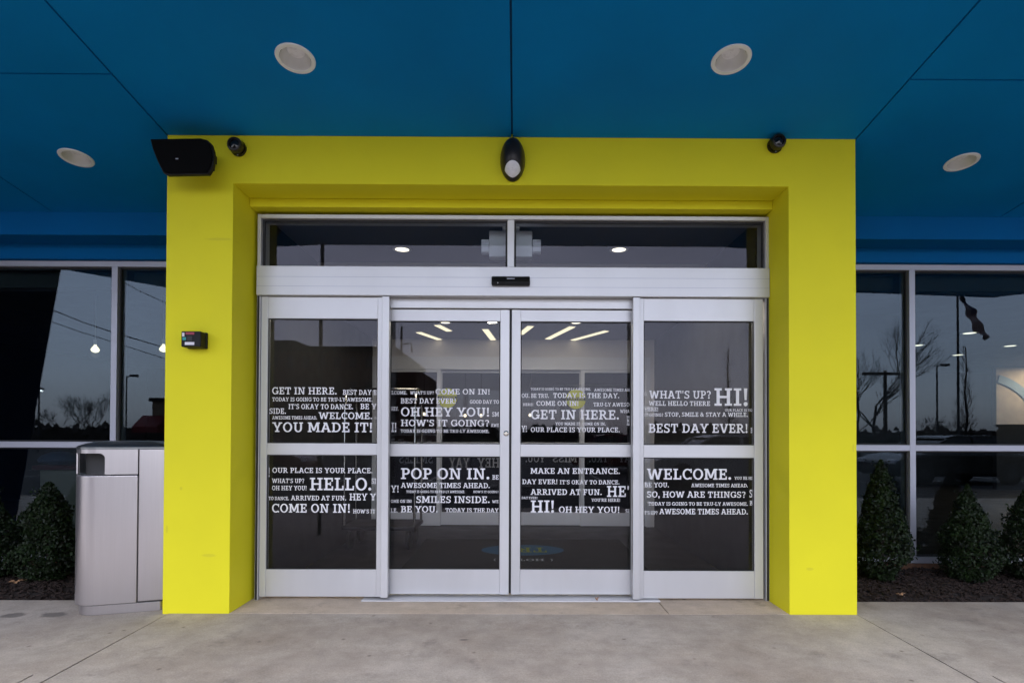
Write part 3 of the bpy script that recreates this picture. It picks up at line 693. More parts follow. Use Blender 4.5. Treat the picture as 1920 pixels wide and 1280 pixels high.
# motion sensor on the header
sx0, sx1, sz1, sz0 = at(922,519,D0-.032).x, at(993.5,519,D0-.032).x, azp(519.5,D0-.03), azp(536.5,D0-.03)
ds = thing('door_sensor', 'small black motion sensor bar on the door header', 'door sensor', ((sx0+sx1)/2, D0-.032, sz0))
mb = MB(); mb.prism([(D0-.0325,sz0),(D0-.0325,sz1),(D0-.055,sz1),(D0-.075,sz0+.022),(D0-.070,sz0)], 'x', sx0, sx1); mb.build('housing', M['black'], ds, bevel=.006)
mb = MB(); mb.box((sx0+sx1)/2-.028, (sx0+sx1)/2+.028, D0-.0655, D0-.060, sz1-.024, sz1-.018); mb.build('badge', M['alu_dim'], ds)
mb = MB(); mb.lathe([(.0015,-.004),(.004,-.002),(.004,0)], (sx0+.045, D0-.073, sz0+.012), (0,1,0), 12); mb.build('indicator', M['lens'], ds)

# ------------------------------------------------------------------ vestibule and lobby behind the glass
IY = 7.4
vx0, vx1 = pl_l+.03, pr_l-.03
def struct(name, mb, m): return tag(mb.build(name, m), kind='structure')
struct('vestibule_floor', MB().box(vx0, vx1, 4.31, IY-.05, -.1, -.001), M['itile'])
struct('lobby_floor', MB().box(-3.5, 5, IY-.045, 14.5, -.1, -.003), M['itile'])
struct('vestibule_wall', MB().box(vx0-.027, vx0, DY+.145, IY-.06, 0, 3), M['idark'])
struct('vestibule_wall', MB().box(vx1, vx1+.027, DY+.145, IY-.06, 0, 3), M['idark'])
ceil_hi, ceil_lo = 2.78, 2.41
struct('vestibule_ceiling', MB().box(vx0, vx1, DY+.13, 5.3, ceil_hi, ceil_hi+.1), M['iceil'])
struct('vestibule_ceiling', MB().box(vx0, vx1, 5.301, IY-.061, ceil_lo, ceil_lo+.1), M['iceil'])
struct('ceiling_bulkhead', MB().box(vx0, vx1, 5.302, 5.4, ceil_lo+.102, ceil_hi+.1), M['iwall'])
zi_t = at(960, 670, IY).z; zi_h = at(960, 694, IY).z
ixl, ixr = at(700, 800, IY).x, at(1217, 800, IY).x
iw = MB(); iw.box(vx0-.1, vx1+.1, IY-.06, IY+.06, zi_t+.001, 3.3)
iw.box(vx0-.1, ixl, IY-.06, IY+.06, 0, zi_t); iw.box(ixr, vx1+.1, IY-.06, IY+.06, 0, zi_t)
struct('inner_wall', iw, M['iwall'])
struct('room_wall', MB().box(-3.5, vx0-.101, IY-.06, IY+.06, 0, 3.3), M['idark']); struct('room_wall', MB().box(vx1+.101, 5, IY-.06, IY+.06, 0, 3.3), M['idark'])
lw = MB(); lw.box(-3.6, 5.1, 14.5, 14.6, -.1, 3.3); struct('lobby_wall', lw, M['lwall'])
struct('lobby_wall', MB().box(-3.6, -3.5, IY+.07, 14.5, -.1, 3.3), M['idark'])
struct('lobby_wall', MB().box(5, 5.1, IY+.07, 14.5, -.1, 3.3), M['idark'])
struct('lobby_ceiling', MB().box(-3.6, 5.1, IY+.061, 14.6, 3.3, 3.4), M['iceil'])
idf = thing('inner_door_frame', 'pale frame and header of the inner vestibule doors', 'door frame', (0, IY, 0))
xm1, xm2 = at(823, 800, IY).x, at(1092, 800, IY).x
for a, b in ((ixl, ixl+.05), (ixr-.05, ixr)): MB().box(a, b, IY-.07, IY+.07, 0, zi_t-.001).build('jamb', M['iframe'], idf)
mb = MB(); mb.box(ixl+.051, ixr-.051, IY-.075, IY+.06, zi_h, zi_t-.002); mb.build('header', M['iframe'], idf)
zu0, zl1, zl0 = at(960, 829, IY).z, at(960, 853, IY).z, at(960, 960, IY).z
def inner(name, label, x0, x1, y, st):
    t = thing(name, label, 'glass door', ((x0+x1)/2, y, 0), 'inner vestibule door panels')
    z1 = zi_h-.002
    mb = MB(); mb.box(x0, x0+st, y, y+.04, .01, z1); mb.box(x1-st, x1, y, y+.04, .01, z1)
    mb.build('stile', M['iframe'], t)
    for nm, a, b in (('top_rail', z1-.03, z1-.0005), ('middle_rail', zl1, zu0), ('bottom_rail', .011, zl0)):
        mb = MB(); mb.box(x0+st+.0005, x1-st-.0005, y+.002, y+.038, a, b); mb.build(nm, M['iframe'], t)
    for a, b in ((zu0, z1-.03), (zl0, zl1)):
        mb = MB(); mb.box(x0+st+.001, x1-st-.001, y+.016, y+.022, a+.001, b-.001); mb.build('glass_pane', M['iglass'], t)
    return t
xc = at(957, 800, IY).x
inner('inner_side_panel', 'left fixed glass panel of the inner vestibule doors', ixl+.051, xm1+.03, IY-.06, .05)
inner('inner_side_panel', 'right fixed glass panel of the inner vestibule doors', xm2-.03, ixr-.051, IY-.06, .05)
i1 = inner('inner_sliding_door', 'left inner sliding door seen behind the words OH HEY YOU', xm1-.02, xc-.003, IY, .06)
i2 = inner('inner_sliding_door', 'right inner sliding door seen behind the words GET IN HERE', xc+.003, xm2+.02, IY, .06)
for (px, py, par, lab) in ((838.5, 746, i1, 'left'), (1080, 748, i2, 'right')):
    c = at(px, py, IY-.066); r = 18.5/F*(IY-.066)
    mb = MB(); mb.lathe([(.001, -.001), (r, -.001), (r, .0)], (c.x, IY-.066, c.z), (0,1,0), 40)
    t = tag(mb.build('caution_sticker', M['sticker'], loc=(c.x, IY-.066, c.z)), 'round yellow caution sticker on the %s inner glass door' % lab, 'sticker', 'yellow caution stickers')
    mb = MB(); mb.box(c.x-r*.97, c.x+r*.97, IY-.0685, IY-.0675, c.z-r*.16, c.z+r*.20); mb.build('band', M['blackink'], t)
    mb = text_mesh(MB(), "CAUTION", c.x-r*.8, c.x+r*.8, c.z+r*.14, c.z-r*.10, IY-.0695); mb.build('lettering', M['sticker'], t)
# reversed lettering on the inner doors, read from the lobby side
rv = [("YOU MISS.", 985, 845, 1082, 866), ("AY TRU.", 1105, 845, 1182, 866)]
for tx, a, b, c, d in (("YOU.", 985, 852, 1022, 866), ("MISS", 1036, 852, 1082, 866), ("TRU.", 1104, 852, 1140, 866), ("AY", 1160, 852, 1182, 866), ("YAY", 842, 858, 880, 876), ("HEY", 895, 858, 937, 876), ("SMILES", 748, 850, 812, 868)):
    A, B = at(a, b, IY+.0145), at(c, d, IY+.0145)
    par = i1 if a < 957 else i2
    text_mesh(MB(), tx, A.x, B.x, A.z, B.z, IY+.0145, mirror=True).build('lettering', M['matgry'], par)

# linear ceiling lights (endpoints found on the ceiling plane)
segs = [((785,621.5),(826,638)), ((910,616),(925,637)), ((820,608),(842,619)), ((995,610),(976,625)), ((1073,611),(1027,634)), ((1137,619),(1073,638))]
labs = ['leftmost slanted bar light over the vestibule', 'steep bar light left of the vestibule centre line', 'short slanted bar light above the leftmost bar light',
        'short steep bar light just right of the door gap', 'middle slanted bar light right of the vestibule centre', 'rightmost long slanted bar light over the vestibule']
for (a, b), lab in zip(segs, labs):
    A, B = atz(*a, ceil_lo), atz(*b, ceil_lo); B.y = min(B.y, IY-.09)
    d = (B-A).normalized(); nrm = Vector((-d.y, d.x, 0))*.034; m = (A+B)/2
    if abs(nrm.x) < .012: nrm *= 1
    t = thing('bar_light', 'lit '+lab, 'ceiling light', (m.x, m.y, ceil_lo), 'lit bar lights in the vestibule ceiling')
    def strip(w, e, z0, z1):
        p, q = A - d*e, B + d*e; n_ = nrm*w
        return MB().hexa([tuple(Vector((v.x, v.y, z0))) for v in (p-n_, q-n_, q+n_, p+n_)], [tuple(Vector((v.x, v.y, z1))) for v in (p-n_, q-n_, q+n_, p+n_)])
    strip(1.25, .012, ceil_lo-.008, ceil_lo-.001).build('housing', M['white'], t)
    strip(1.0, 0, ceil_lo-.014, ceil_lo-.0085).build('diffuser', M['lamp'], t)
for x, y, rz, lab in ((-1.1, 5.75, 20, 'fill light over the left of the mat'), (-.35, 5.85, 75, 'fill light left of centre over the mat'), (.45, 5.8, 110, 'fill light right of centre over the mat'), (1.15, 5.75, 160, 'fill light over the right of the mat')):  # unseen fill lights, added to brighten the inner wall and stickers
    t = thing('bar_light', 'lit ' + lab + ', added out of view near the outer doors', 'ceiling light', (x, y, ceil_lo), 'lit bar lights in the vestibule ceiling')
    MB().box(-.36, .36, -.055, .055, -.008, -.001).build('housing', M['white']).parent = t
    MB().box(-.35, .35, -.045, .045, -.014, -.0085).build('diffuser', M['fill_lamp']).parent = t
    t.rotation_euler = (0, 0, R(rz))
def idown(px, py, z, lab, group, r=.06, m='spot'):
    p = atz(px, py, z)
    t = thing('recessed_light', lab, 'ceiling light', (p.x, p.y, z), group)
    MB().lathe([(r*1.35,-.006),(r*1.35,-.001)], (p.x,p.y,z), n=24).lathe([(r*1.02,-.006),(r*1.35,-.006)], (p.x,p.y,z), n=24).build('trim', M['white'], t)
    MB().lathe([(.001,-.004),(r,-.004)], (p.x,p.y,z), n=24).build('lamp_face', M[m], t)
idown(754, 467, ceil_hi, 'lit round light behind the left transom pane', 'lit round lights behind the transom')
idown(1160.5, 467.5, ceil_hi, 'lit round light behind the right transom pane', 'lit round lights behind the transom')
idown(835, 604, ceil_lo, 'tiny round light above the slanted bar lights, left', 'tiny round vestibule lights', .05)
idown(1080, 604.5, ceil_lo, 'tiny round light above the slanted bar lights, right', 'tiny round vestibule lights', .05)
# emergency light on the inside of the transom mullion
EYL = DY+.20
a, b = at(917, 432, EYL), at(998, 481.5, EYL)
em = thing('emergency_light', 'white twin lamp emergency light behind the transom mullion', 'emergency light', ((a.x+b.x)/2, EYL, b.z))
MB().box(a.x, b.x, EYL, EYL+.09, b.z, a.z).build('case', M['white'], em, bevel=.008)
q = at(942, 425, EYL), at(974, 432, EYL); MB().box(q[0].x, q[1].x, EYL+.02, EYL+.07, a.z+.001, ceil_hi).build('hanger', M['white'], em)
for x0, x1, s in ((902, 916.5, -1), (998.5, 1014.5, 1)):
    u, v = at(x0, 446, EYL), at(x1, 472, EYL); zc_ = (u.z+v.z)/2
    hh = MB().box(u.x, v.x, EYL+.03, EYL+.075, v.z, u.z).build('lamp_head', M['lens'], em, bevel=.006)
    for zz_ in (u.z-.012, zc_, v.z+.012): MB().box(u.x+.004, v.x-.004, EYL+.018, EYL+.0295, zz_-.005, zz_+.005).build('rib', M['white'], hh)

# walk-off mat with printed oval
m0, m1 = atz(806, 1010, .008), atz(1153, 1010, .008)
mt = MB(); mt.box(m0.x-.04, m1.x+.04, 4.55, m0.y, 0, .010)
wm = tag(mt.build('walk_off_mat', M['matt'], bevel=.003, loc=((m0.x+m1.x)/2, 5.5, 0)), 'black walk off mat with blue oval inside the sliding doors', 'mat')
oc = atz(980, 1030, .0125); 
ov = MB(); N = 48
ov.add([(oc.x + .42*math.cos(6.2832*k/N), oc.y + .27*math.sin(6.2832*k/N), .0115) for k in range(N)], [tuple(range(N))]); ov.build('oval_print', M['matblue'], wm)
def flat_text(tx, xc_, yc, wd, ht, z, m, par):
    mb = MB()
    for k, p in text_polys(tx, -wd/2, wd/2, ht/2, -ht/2): mb.add([(xc_-u, yc-v, z+k*.0002) for u, v in p], [tuple(range(len(p)))])
    return mb.build('lettering', m, par)
flat_text("TRU", oc.x, oc.y, .50, .24, .0125, M['matgrn'], wm)
for tx_, dx_, w_ in (("(", .27, .035), ("HOTEL", 0, .40), (")", -.27, .035)): flat_text(tx_, oc.x+dx_, oc.y-.46, w_, .09, .0115, M['matgry'], wm)
# luggage cart
lc = at(724, 1000, 6.0); cz = 0.0
cart = thing('luggage_cart', 'chrome luggage cart parked inside behind the left door panel', 'luggage cart', (-1.45, 6.05, 0))
mb = MB(); mb.box(-1.78, -1.02, 5.8, 6.3, .20, .25); mb.build('deck', M['itile'], cart, bevel=.02)
rl = MB()
for x in (-1.76, -1.04):
    pts = [(x, 5.84, .25), (x, 5.84, 1.45)] + [(x, 6.05-.21*math.cos(a*math.pi/10), 1.45+.21*math.sin(a*math.pi/10)) for a in range(1, 10)] + [(x, 6.26, 1.45), (x, 6.26, .25)]
    rl.tube(pts, .014, 10)
rl.tube([(-1.76, 6.05, 1.66), (-1.04, 6.05, 1.66)], .014, 10); rl.build('rail', M['chrome'], cart, smooth=40)
for x in (-1.70, -1.10):
    for y in (5.86, 6.24):
        wh = MB(); wh.lathe([(.02,-.02),(.085,-.02),(.095,-.01),(.095,.01),(.085,.02),(.02,.02)], (x, y, .096), (1,0,0), 20); o = wh.build('wheel', M['tyre'], cart, smooth=40)
        MB().box(x-.03, x-.022, y-.02, y+.02, .096, .20).build('caster_fork', M['chrome'], o)
# lobby furniture
ds_ = thing('front_desk', 'dark lobby counter seen through the inner doors', 'counter', (0.4, 11.5, 0))
MB().box(-.9, 2.2, 11.2, 11.8, 0, .98).build('base', M['roofdark'], ds_); MB().box(-1.0, 2.3, 11.1, 11.9, .981, 1.03).build('counter_top', M['brick'], ds_, bevel=.01)
shf = thing('snack_shelf', 'pale stocked shelf in the lobby at left behind the inner doors', 'shelf', (-2.0, 11.2, 0))
MB().box(-2.7, -1.45, 11.0, 11.5, 0, .9).build('cabinet', M['idark'], shf)
for z in (.905, 1.16, 1.42): MB().box(-2.7, -1.45, 11.0, 11.5, z, z+.02).build('shelf_board', M['white'], shf)
gd = MB()
for k in range(26):
    x = -2.65+ (k % 13)*.092; z = .927 + (k//13)*.255; gd.box(x, x+.07, 11.02, 11.2, z, z+random.uniform(.09, .18))
go = gd.build('packets', M['paper'], shf); go['kind'] = 'stuff'
pt = thing('lobby_partition', 'blue grey partition panel in the lobby behind the counter', 'partition', (1.6, 13.4, 0))
MB().box(.9, 2.6, 13.3, 13.5, 0, 2.3).build('panel', M['shade'], pt); MB().box(.88, 2.62, 13.28, 13.52, 2.301, 2.36).build('cap', M['white'], pt)
for (px, py, lab) in ((858, 716, 'left lobby ceiling light'), (912, 742, 'middle lobby ceiling light, above the word IN'), (1070, 719, 'right lobby ceiling light by the yellow sticker')):
    idown(px, py, 3.3, 'small lit '+lab, 'lit ceiling lights in the lobby', .09, 'lobbyspot')
lp = [(795, 776, 11.4), (872, 779, 11.6), (902, 779, 11.2), (994, 778, 11.6)]
for (px, py, y), lab in zip(lp, ('left above the word HOW', 'under the letter Y of YOU', 'right under the letter U of YOU', 'before the words GET IN HERE')):
    p = at(px, py, y)
    t = thing('pendant_lamp', 'tiny lit lobby pendant ' + lab, 'lamp', (p.x, y, p.z), 'lit pendants over the lobby counter')
    MB().lathe([(.001,-.03),(.025,-.02),(.032,0),(.02,.03),(.001,.035)], tuple(p), n=14).build('bulb', M['bulb'], t, smooth=60)
    MB().tube([(p.x, y, p.z+.034), (p.x, y, 3.3)], .004, 6).build('cord', M['black'], t)

# side rooms behind the windows
for nm, x0, x1 in (('left_room', -9.0, vx0-.11), ('right_room', vx1+.11, 17.0)):
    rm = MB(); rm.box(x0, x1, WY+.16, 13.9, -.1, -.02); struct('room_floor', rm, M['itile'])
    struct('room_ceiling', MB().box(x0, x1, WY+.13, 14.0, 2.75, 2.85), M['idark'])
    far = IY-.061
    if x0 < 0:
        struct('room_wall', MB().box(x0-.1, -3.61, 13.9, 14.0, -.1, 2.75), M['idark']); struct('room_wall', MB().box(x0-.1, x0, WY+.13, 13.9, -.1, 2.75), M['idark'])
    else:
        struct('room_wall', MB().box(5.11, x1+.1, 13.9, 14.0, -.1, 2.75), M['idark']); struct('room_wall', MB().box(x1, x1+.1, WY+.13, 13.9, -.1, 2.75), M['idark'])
for (px, py), lab in zip(((1617,622),(1638,664),(1720,647),(1818,624),(1796,665),(1894,648)),
        ('beside the yellow pier, upper', 'in the narrow pane, lower', 'just right of the window mullion', 'below the reflected flag', 'crossing the reflected flagpole', 'nearest the right edge of the photo')):
    idown(px, py, 2.75, 'lit dining room ceiling light ' + lab, 'lit ceiling lights in the right room', .085)
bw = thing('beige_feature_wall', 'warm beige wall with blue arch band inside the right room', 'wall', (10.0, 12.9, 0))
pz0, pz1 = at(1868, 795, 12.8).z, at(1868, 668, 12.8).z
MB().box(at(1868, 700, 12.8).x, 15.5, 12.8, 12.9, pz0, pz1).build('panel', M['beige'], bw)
MB().box(at(1868, 700, 12.8).x-.01, 15.5, 12.79, 12.9, -.02, pz0-.003).build('unlit_lower_wall', M['idark'], bw)  # shade put into the colour: dark lower wall ends the warm glow here
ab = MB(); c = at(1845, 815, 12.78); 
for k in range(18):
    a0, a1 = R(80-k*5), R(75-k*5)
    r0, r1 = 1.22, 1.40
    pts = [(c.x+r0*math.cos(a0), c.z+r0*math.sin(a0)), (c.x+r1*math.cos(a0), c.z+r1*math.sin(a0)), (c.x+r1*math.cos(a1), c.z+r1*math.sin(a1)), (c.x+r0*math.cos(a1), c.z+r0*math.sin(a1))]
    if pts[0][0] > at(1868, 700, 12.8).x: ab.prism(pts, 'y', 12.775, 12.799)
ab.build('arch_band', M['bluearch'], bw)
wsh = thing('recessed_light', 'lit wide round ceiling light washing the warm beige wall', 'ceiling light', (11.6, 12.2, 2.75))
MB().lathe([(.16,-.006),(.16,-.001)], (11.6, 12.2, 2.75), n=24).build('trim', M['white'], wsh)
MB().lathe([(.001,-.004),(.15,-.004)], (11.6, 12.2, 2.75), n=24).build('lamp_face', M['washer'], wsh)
for (px, py, lab) in ((178.5, 656, 'in the wide pane left of the mullion'), (306.5, 655, 'half hidden by the yellow pier')):
    y = 6.5; p = at(px, py, y)
    t = thing('glass_pendant', 'lit clear globe pendant lamp ' + lab, 'pendant lamp', (p.x, y, p.z), 'lit pendants in the left room')
    MB().lathe([(.001,-.032),(.03,-.022),(.044,0),(.034,.022),(.014,.05),(.012,.06)], tuple(p), n=20).build('bulb', M['bulb'], t, smooth=60)
    MB().lathe([(.03,-.10),(.062,-.075),(.075,-.02),(.060,.045),(.02,.085),(.016,.10)], tuple(p), n=24).build('globe', M['glass'], t, smooth=60)
    MB().lathe([(.016,.06),(.017,.115),(.006,.125)], tuple(p), n=16).build('socket', M['white'], t, smooth=40)
    MB().tube([(p.x, y, p.z+.12), (p.x, y, 2.75)], .0035, 6).build('cord', M['white'], t)
tb = at(62, 872, 6.3); tb2 = at(140, 872, 6.3)
ct = thing('buffet_cabinet', 'cream cabinet with dark red top inside the left window', 'cabinet', (-4.9, 6.5, 0))
MB().box(tb.x+.05, -4.2, 6.33, 6.8, 0, tb.z-.05).build('body', M['cream'], ct, bevel=.01)
MB().box(tb.x, -4.15, 6.28, 6.85, tb.z-.049, tb.z).build('top', M['red'], ct, bevel=.01)
bw_ = MB(); bo = at(112, 866, 6.5); bw_.lathe([(.09,0),(.19,.03),(.20,.06),(.16,.11),(.08,.14),(.001,.15)], (bo.x, 6.5, tb.z+.001), n=24)
tag(bw_.build('blue_bowl', M['bluecloth'], smooth=60, loc=(bo.x, 6.5, tb.z)), 'dark blue rounded bowl on the red topped cabinet', 'bowl')
cu = MB()
x_c0, x_c1 = -7.0, -5.35
for k in range(22):
    x = x_c0+(x_c1-x_c0)*k/22; x2 = x_c0+(x_c1-x_c0)*(k+1)/22; y, y2 = WY+.42+.03*math.sin(k*1.9), WY+.42+.03*math.sin((k+1)*1.9)
    cu.hexa([(x,y,.02),(x2,y2,.02),(x2,y2+.012,.02),(x,y+.012,.02)], [(x,y,2.7),(x2,y2,2.7),(x2,y2+.012,2.7),(x,y+.012,2.7)])
tag(cu.build('dark_curtain', M['idark'], loc=(-6.2, WY+.42, 0)), 'dark drawn curtain inside the far left window', 'curtain')

# ------------------------------------------------------------------ fixtures on the canopy and portal
tilt = Matrix.Rotation(math.atan(SLOPE), 4, 'X').inverted()
dl_labels = ['unlit white round canopy light, upper left of the wall lamp', 'unlit white round canopy light, upper right of the wall lamp',
             'unlit white round canopy light left of the loudspeaker', 'unlit white round canopy light at far right beside the portal']
proto = None
for (x, y, r), lab in zip(holes, dl_labels):
    if proto is None:
        t = thing('canopy_downlight', lab, 'downlight', (0,0,0), 'unlit downlights in the canopy soffit')
        MB().lathe([(.080,.004),(.084,-.006),(.104,-.006),(.107,-.001),(.107,.004)], n=48).build('trim_ring', M['white'], t, smooth=40)
        MB().lathe([(.0815,-.004),(.060,.042),(.048,.050)], n=48).build('reflector', M['cone'], t, smooth=60)
        MB().lathe([(.001,.043),(.030,.0435),(.046,.0445),(.048,.0495)], n=48).build('lens', M['lens'], t, smooth=60)
        MB().lathe([(.10,.03),(.10,.12),(.001,.12)], n=24).build('can', M['roofdark'], t)
        proto = t; o = t
    else:
        o = copy_tree(proto); o['label'] = lab
    o.location = (x, y, sz(y)); o.rotation_euler = (-math.atan(SLOPE), 0, 0)

# wall lamp
a, b = at(961.5, 262, FY), at(961.5, 342, FY); lz = (a.z+b.z)/2; lx = a.x; rv_, rh, rd = (a.z-b.z)/2, .083, .115
wl = thing('wall_lamp', 'dark bronze oval wall lamp with pale lens over the doors', 'wall lamp', (lx, FY, lz))
shell, lens = MB(), MB(); NU, NV = 64, 40
def ell(i, j, s=1.0):      # half ellipsoid bulging out of the wall; i round the rim, j from rim to tip
    u = 2*math.pi*i/NU; v = (math.pi/2)*j/NV
    x = rh*math.cos(u)*math.cos(v)*s; z = rv_*math.sin(u)*math.cos(v)*s; y = -rd*math.sin(v)*s - .006
    return Vector((x, y, z))
for j in range(NV):
    for i in range(NU):
        shell.add([ell(i, j)+Vector((lx, FY, lz)), ell(i+1, j)+Vector((lx, FY, lz)), ell(i+1, j+1)+Vector((lx, FY, lz)), ell(i, j+1)+Vector((lx, FY, lz))], [(0,1,2,3)])
shell.box(lx-.055, lx+.055, FY-.008, FY-.001, lz-rv_*.72, lz+rv_*.72)
shell.build('housing', M['bronze'], wl, smooth=50)
# lens: a domed patch let into the lower front of the shell
def onshell(x, z, out):
    q = max(0.0, 1 - (x/rh)**2 - (z/rv_)**2); return Vector((lx+x, FY - .006 - rd*math.sqrt(q) - out, lz+z))
rings = []
for s, out in ((1.0, -.006), (1.0, .0015), (.95, .003), (.75, .004), (.5, .0045), (.25, .005), (.02, .005)):
    ring_ = []
    for k in range(48):
        a = 2*math.pi*k/48; c, q = math.cos(a), math.sin(a)
        ring_.append(onshell(rh*.62*s*c*(1-.30*max(0, -q*s)), rv_*(-.64 + .29*s*q), out))
    rings.append(ring_)
for q in range(len(rings)-1):
    for k in range(48): lens.add([rings[q][k], rings[q][(k+1)%48], rings[q+1][(k+1)%48], rings[q+1][k]], [(0,1,2,3)])
lens.build('lens', M['lens'], wl, smooth=60)

# capsule cameras at the top corners of the header
for (px, py, lab) in ((448.5, 280, 'small round black camera beside the loudspeaker'), (1452, 274, 'small round black camera at the right end of the yellow header')):
    c = at(px, py, FY)
    t = thing('wall_camera', lab, 'camera', (c.x, FY, c.z), 'black cameras on the yellow header')
    MB().lathe([(.001,.0),(.050,.0),(.052,-.012),(.050,-.02)], tuple(c), (0,1,0), 36).build('base', M['bronze'], t, smooth=40)
    MB().lathe([(.044,-.0205),(.0475,-.04),(.0475,-.066),(.044,-.075),(.034,-.077),(.033,-.066)], tuple(c), (0,1,0), 36).build('body', M['bronze'], t, smooth=40)
    MB().lathe([(.001,-.073),(.018,-.070),(.033,-.065)], tuple(c), (0,1,0), 30).build('lens', M['carglass'], t, smooth=60)
    MB().lathe([(.001,-.024),(.004,-.022),(.004,-.018)], (c.x, c.y, c.z-.047), (0,1,0), 10).build('screw', M['alu_dim'], t)

# loudspeaker
Ys = FY-.19
def s2(px, py, Y): p = at(px, py, Y); return (p.x, p.z)
c_ = s2(350, 294, FY)
ls = thing('loudspeaker', 'black outdoor loudspeaker mounted at the upper left corner of the portal', 'loudspeaker', (c_[0], FY, c_[1]))
out = [s2(px, py, Ys) for px, py in ((281,260.5),(376,259),(388,262),(396,269),(400,282),(402,296),(398,315),(391,327),(312,328.5),(306,325),(295,303),(286,280))]
cx0 = sum(p[0] for p in out)/len(out); cz0 = sum(p[1] for p in out)/len(out)
cb_ = MB(); n_ = len(out)
loops = [[(x, Ys, z) for x, z in out], [(cx0+(x-cx0)*.99, Ys+.03, cz0+(z-cz0)*.98) for x, z in out], [(cx0-.03+(x-cx0)*.55, FY-.035, cz0+.035+(z-cz0)*.42) for x, z in out]]
for q in loops: cb_.v += q
for q in range(2):
    for k in range(n_): cb_.f.append((q*n_+k, q*n_+(k+1)%n_, (q+1)*n_+(k+1)%n_, (q+1)*n_+k))
cb_.f += [tuple(range(n_)), tuple(range(2*n_, 3*n_))]
cab = cb_.build('cabinet', M['black'], ls, bevel=.006)
gr_ = MB(); gr_.prism([(cx0+(x-cx0)*.955, cz0+(z-cz0)*.93) for x, z in out], 'y', Ys-.012, Ys-.0005); grl = gr_.build('grille', M['grille'], ls, bevel=.008)
p = s2(332, 298, Ys-.012); MB().box(p[0]-.008, p[0]+.008, Ys-.0145, Ys-.0125, p[1]-.003, p[1]+.003).build('badge', M['alu_dim'], grl)
kn = s2(401, 299, FY-.13)
br = MB(); br.box(kn[0]-.05, kn[0]+.012, FY-.15, FY-.11, kn[1]-.026, kn[1]+.026); br.box(kn[0]-.10, kn[0]-.05, FY-.14, FY-.12, kn[1]-.022, kn[1]+.022)
br.box(kn[0]-.13, kn[0]-.06, FY-.12, FY-.001, kn[1]-.02, kn[1]+.05)
br.build('bracket', M['black'], ls, bevel=.005)

# card reader
cr = thing('card_reader', 'small black intercom reader with stickers on the left yellow pier', 'card reader', (at(372, 640, FY).x, FY, at(372, 640, FY).z))
a, b = at(354, 624, FY), at(390.5, 654.5, FY); MB().box(a.x, b.x, FY-.02, FY-.001, b.z, a.z).build('back_plate', M['black'], cr, bevel=.006)
Yr = FY-.085; a, b = at(339.5, 620.5, Yr), at(376, 650, Yr)
MB().box(a.x, b.x, Yr, FY-.0205, b.z, a.z).build('housing', M['black'], cr, bevel=.006)
def decal(nm, m, px0, py0, px1, py1, y=Yr-.0012):
    a, b = at(px0, py0, y), at(px1, py1, y); return MB().box(a.x, b.x, y, y+.001, b.z, a.z).build(nm, m, cr)
decal('red_strip', M['glow_red'], 348, 622.5, 364, 627); decal('white_label', M['paper'], 346.5, 641, 364, 646.5)
decal('white_sticker', M['paper'], 341.5, 623.5, 345.5, 630.5); decal('teal_sticker', M['teal'], 342, 632, 348.5, 637.5)
decal('key_slot', M['blackink'], 351, 630, 360, 639.5, Yr-.0016)

# ------------------------------------------------------------------ stainless litter bin
BL, BW = .56, .42
bn = thing('litter_bin', 'brushed stainless litter bin with domed lid left of the yellow pier', 'litter bin', (-2.675, 3.955, 0))
bn.rotation_euler = (0, 0, R(17))
def plan(ins=0.0, u0=None, u1=None):      # outline of the bin, rounded at the left end; u along its length
    l, w_ = BL/2-ins, BW/2-ins; r = .155-ins; pts = []
    for a in range(0, 91, 9): pts.append((-l+r-r*math.sin(R(a)), -w_+r-r*math.cos(R(a))))
    for a in range(0, 91, 9): pts.append((-l+r-r*math.cos(R(a)), w_-r+r*math.sin(R(a))))
    q = .02
    for a in range(0, 91, 15): pts.append((l-q+q*math.sin(R(a)), w_-q+q*math.cos(R(a))))
    for a in range(0, 91, 15): pts.append((l-q+q*math.cos(R(a)), -w_+q-q*math.sin(R(a))))
    if u0 is None: return pts
    lo, hi = u0, u1                        # clip in u
    def clip(P, f, c):
        o = []
        for i in range(len(P)):
            A, B = P[i], P[(i+1)%len(P)]; fa, fb = f(A), f(B)
            if fa >= 0: o.append(A)
            if fa*fb < 0: k = fa/(fa-fb); o.append((A[0]+(B[0]-A[0])*k, A[1]+(B[1]-A[1])*k))
        return o
    return clip(clip(pts, lambda p: p[0]-lo, 0), lambda p: hi-p[0], 0)
def bpart(nm, mb, m, par=bn, **k):
    o = mb.build(nm, m, None, **k); o.parent = par; return o
us = .115                                 # seam between the front shell and the rear panel
bpart('plinth', MB().prism(plan(.022), 'z', -.005, .058), M['steel_dark'] if False else M['steel'], bevel=.004)
bpart('liner', MB().prism(plan(.012), 'z', .0585, .90), M['bin_in'])
bpart('body_shell', MB().prism(plan(0, -1, us-.003), 'z', .062, .905), M['steel'], bevel=.006)
bpart('rear_panel', MB().prism(plan(0, us+.003, 1), 'z', .070, 1.075), M['steel'], bevel=.005)
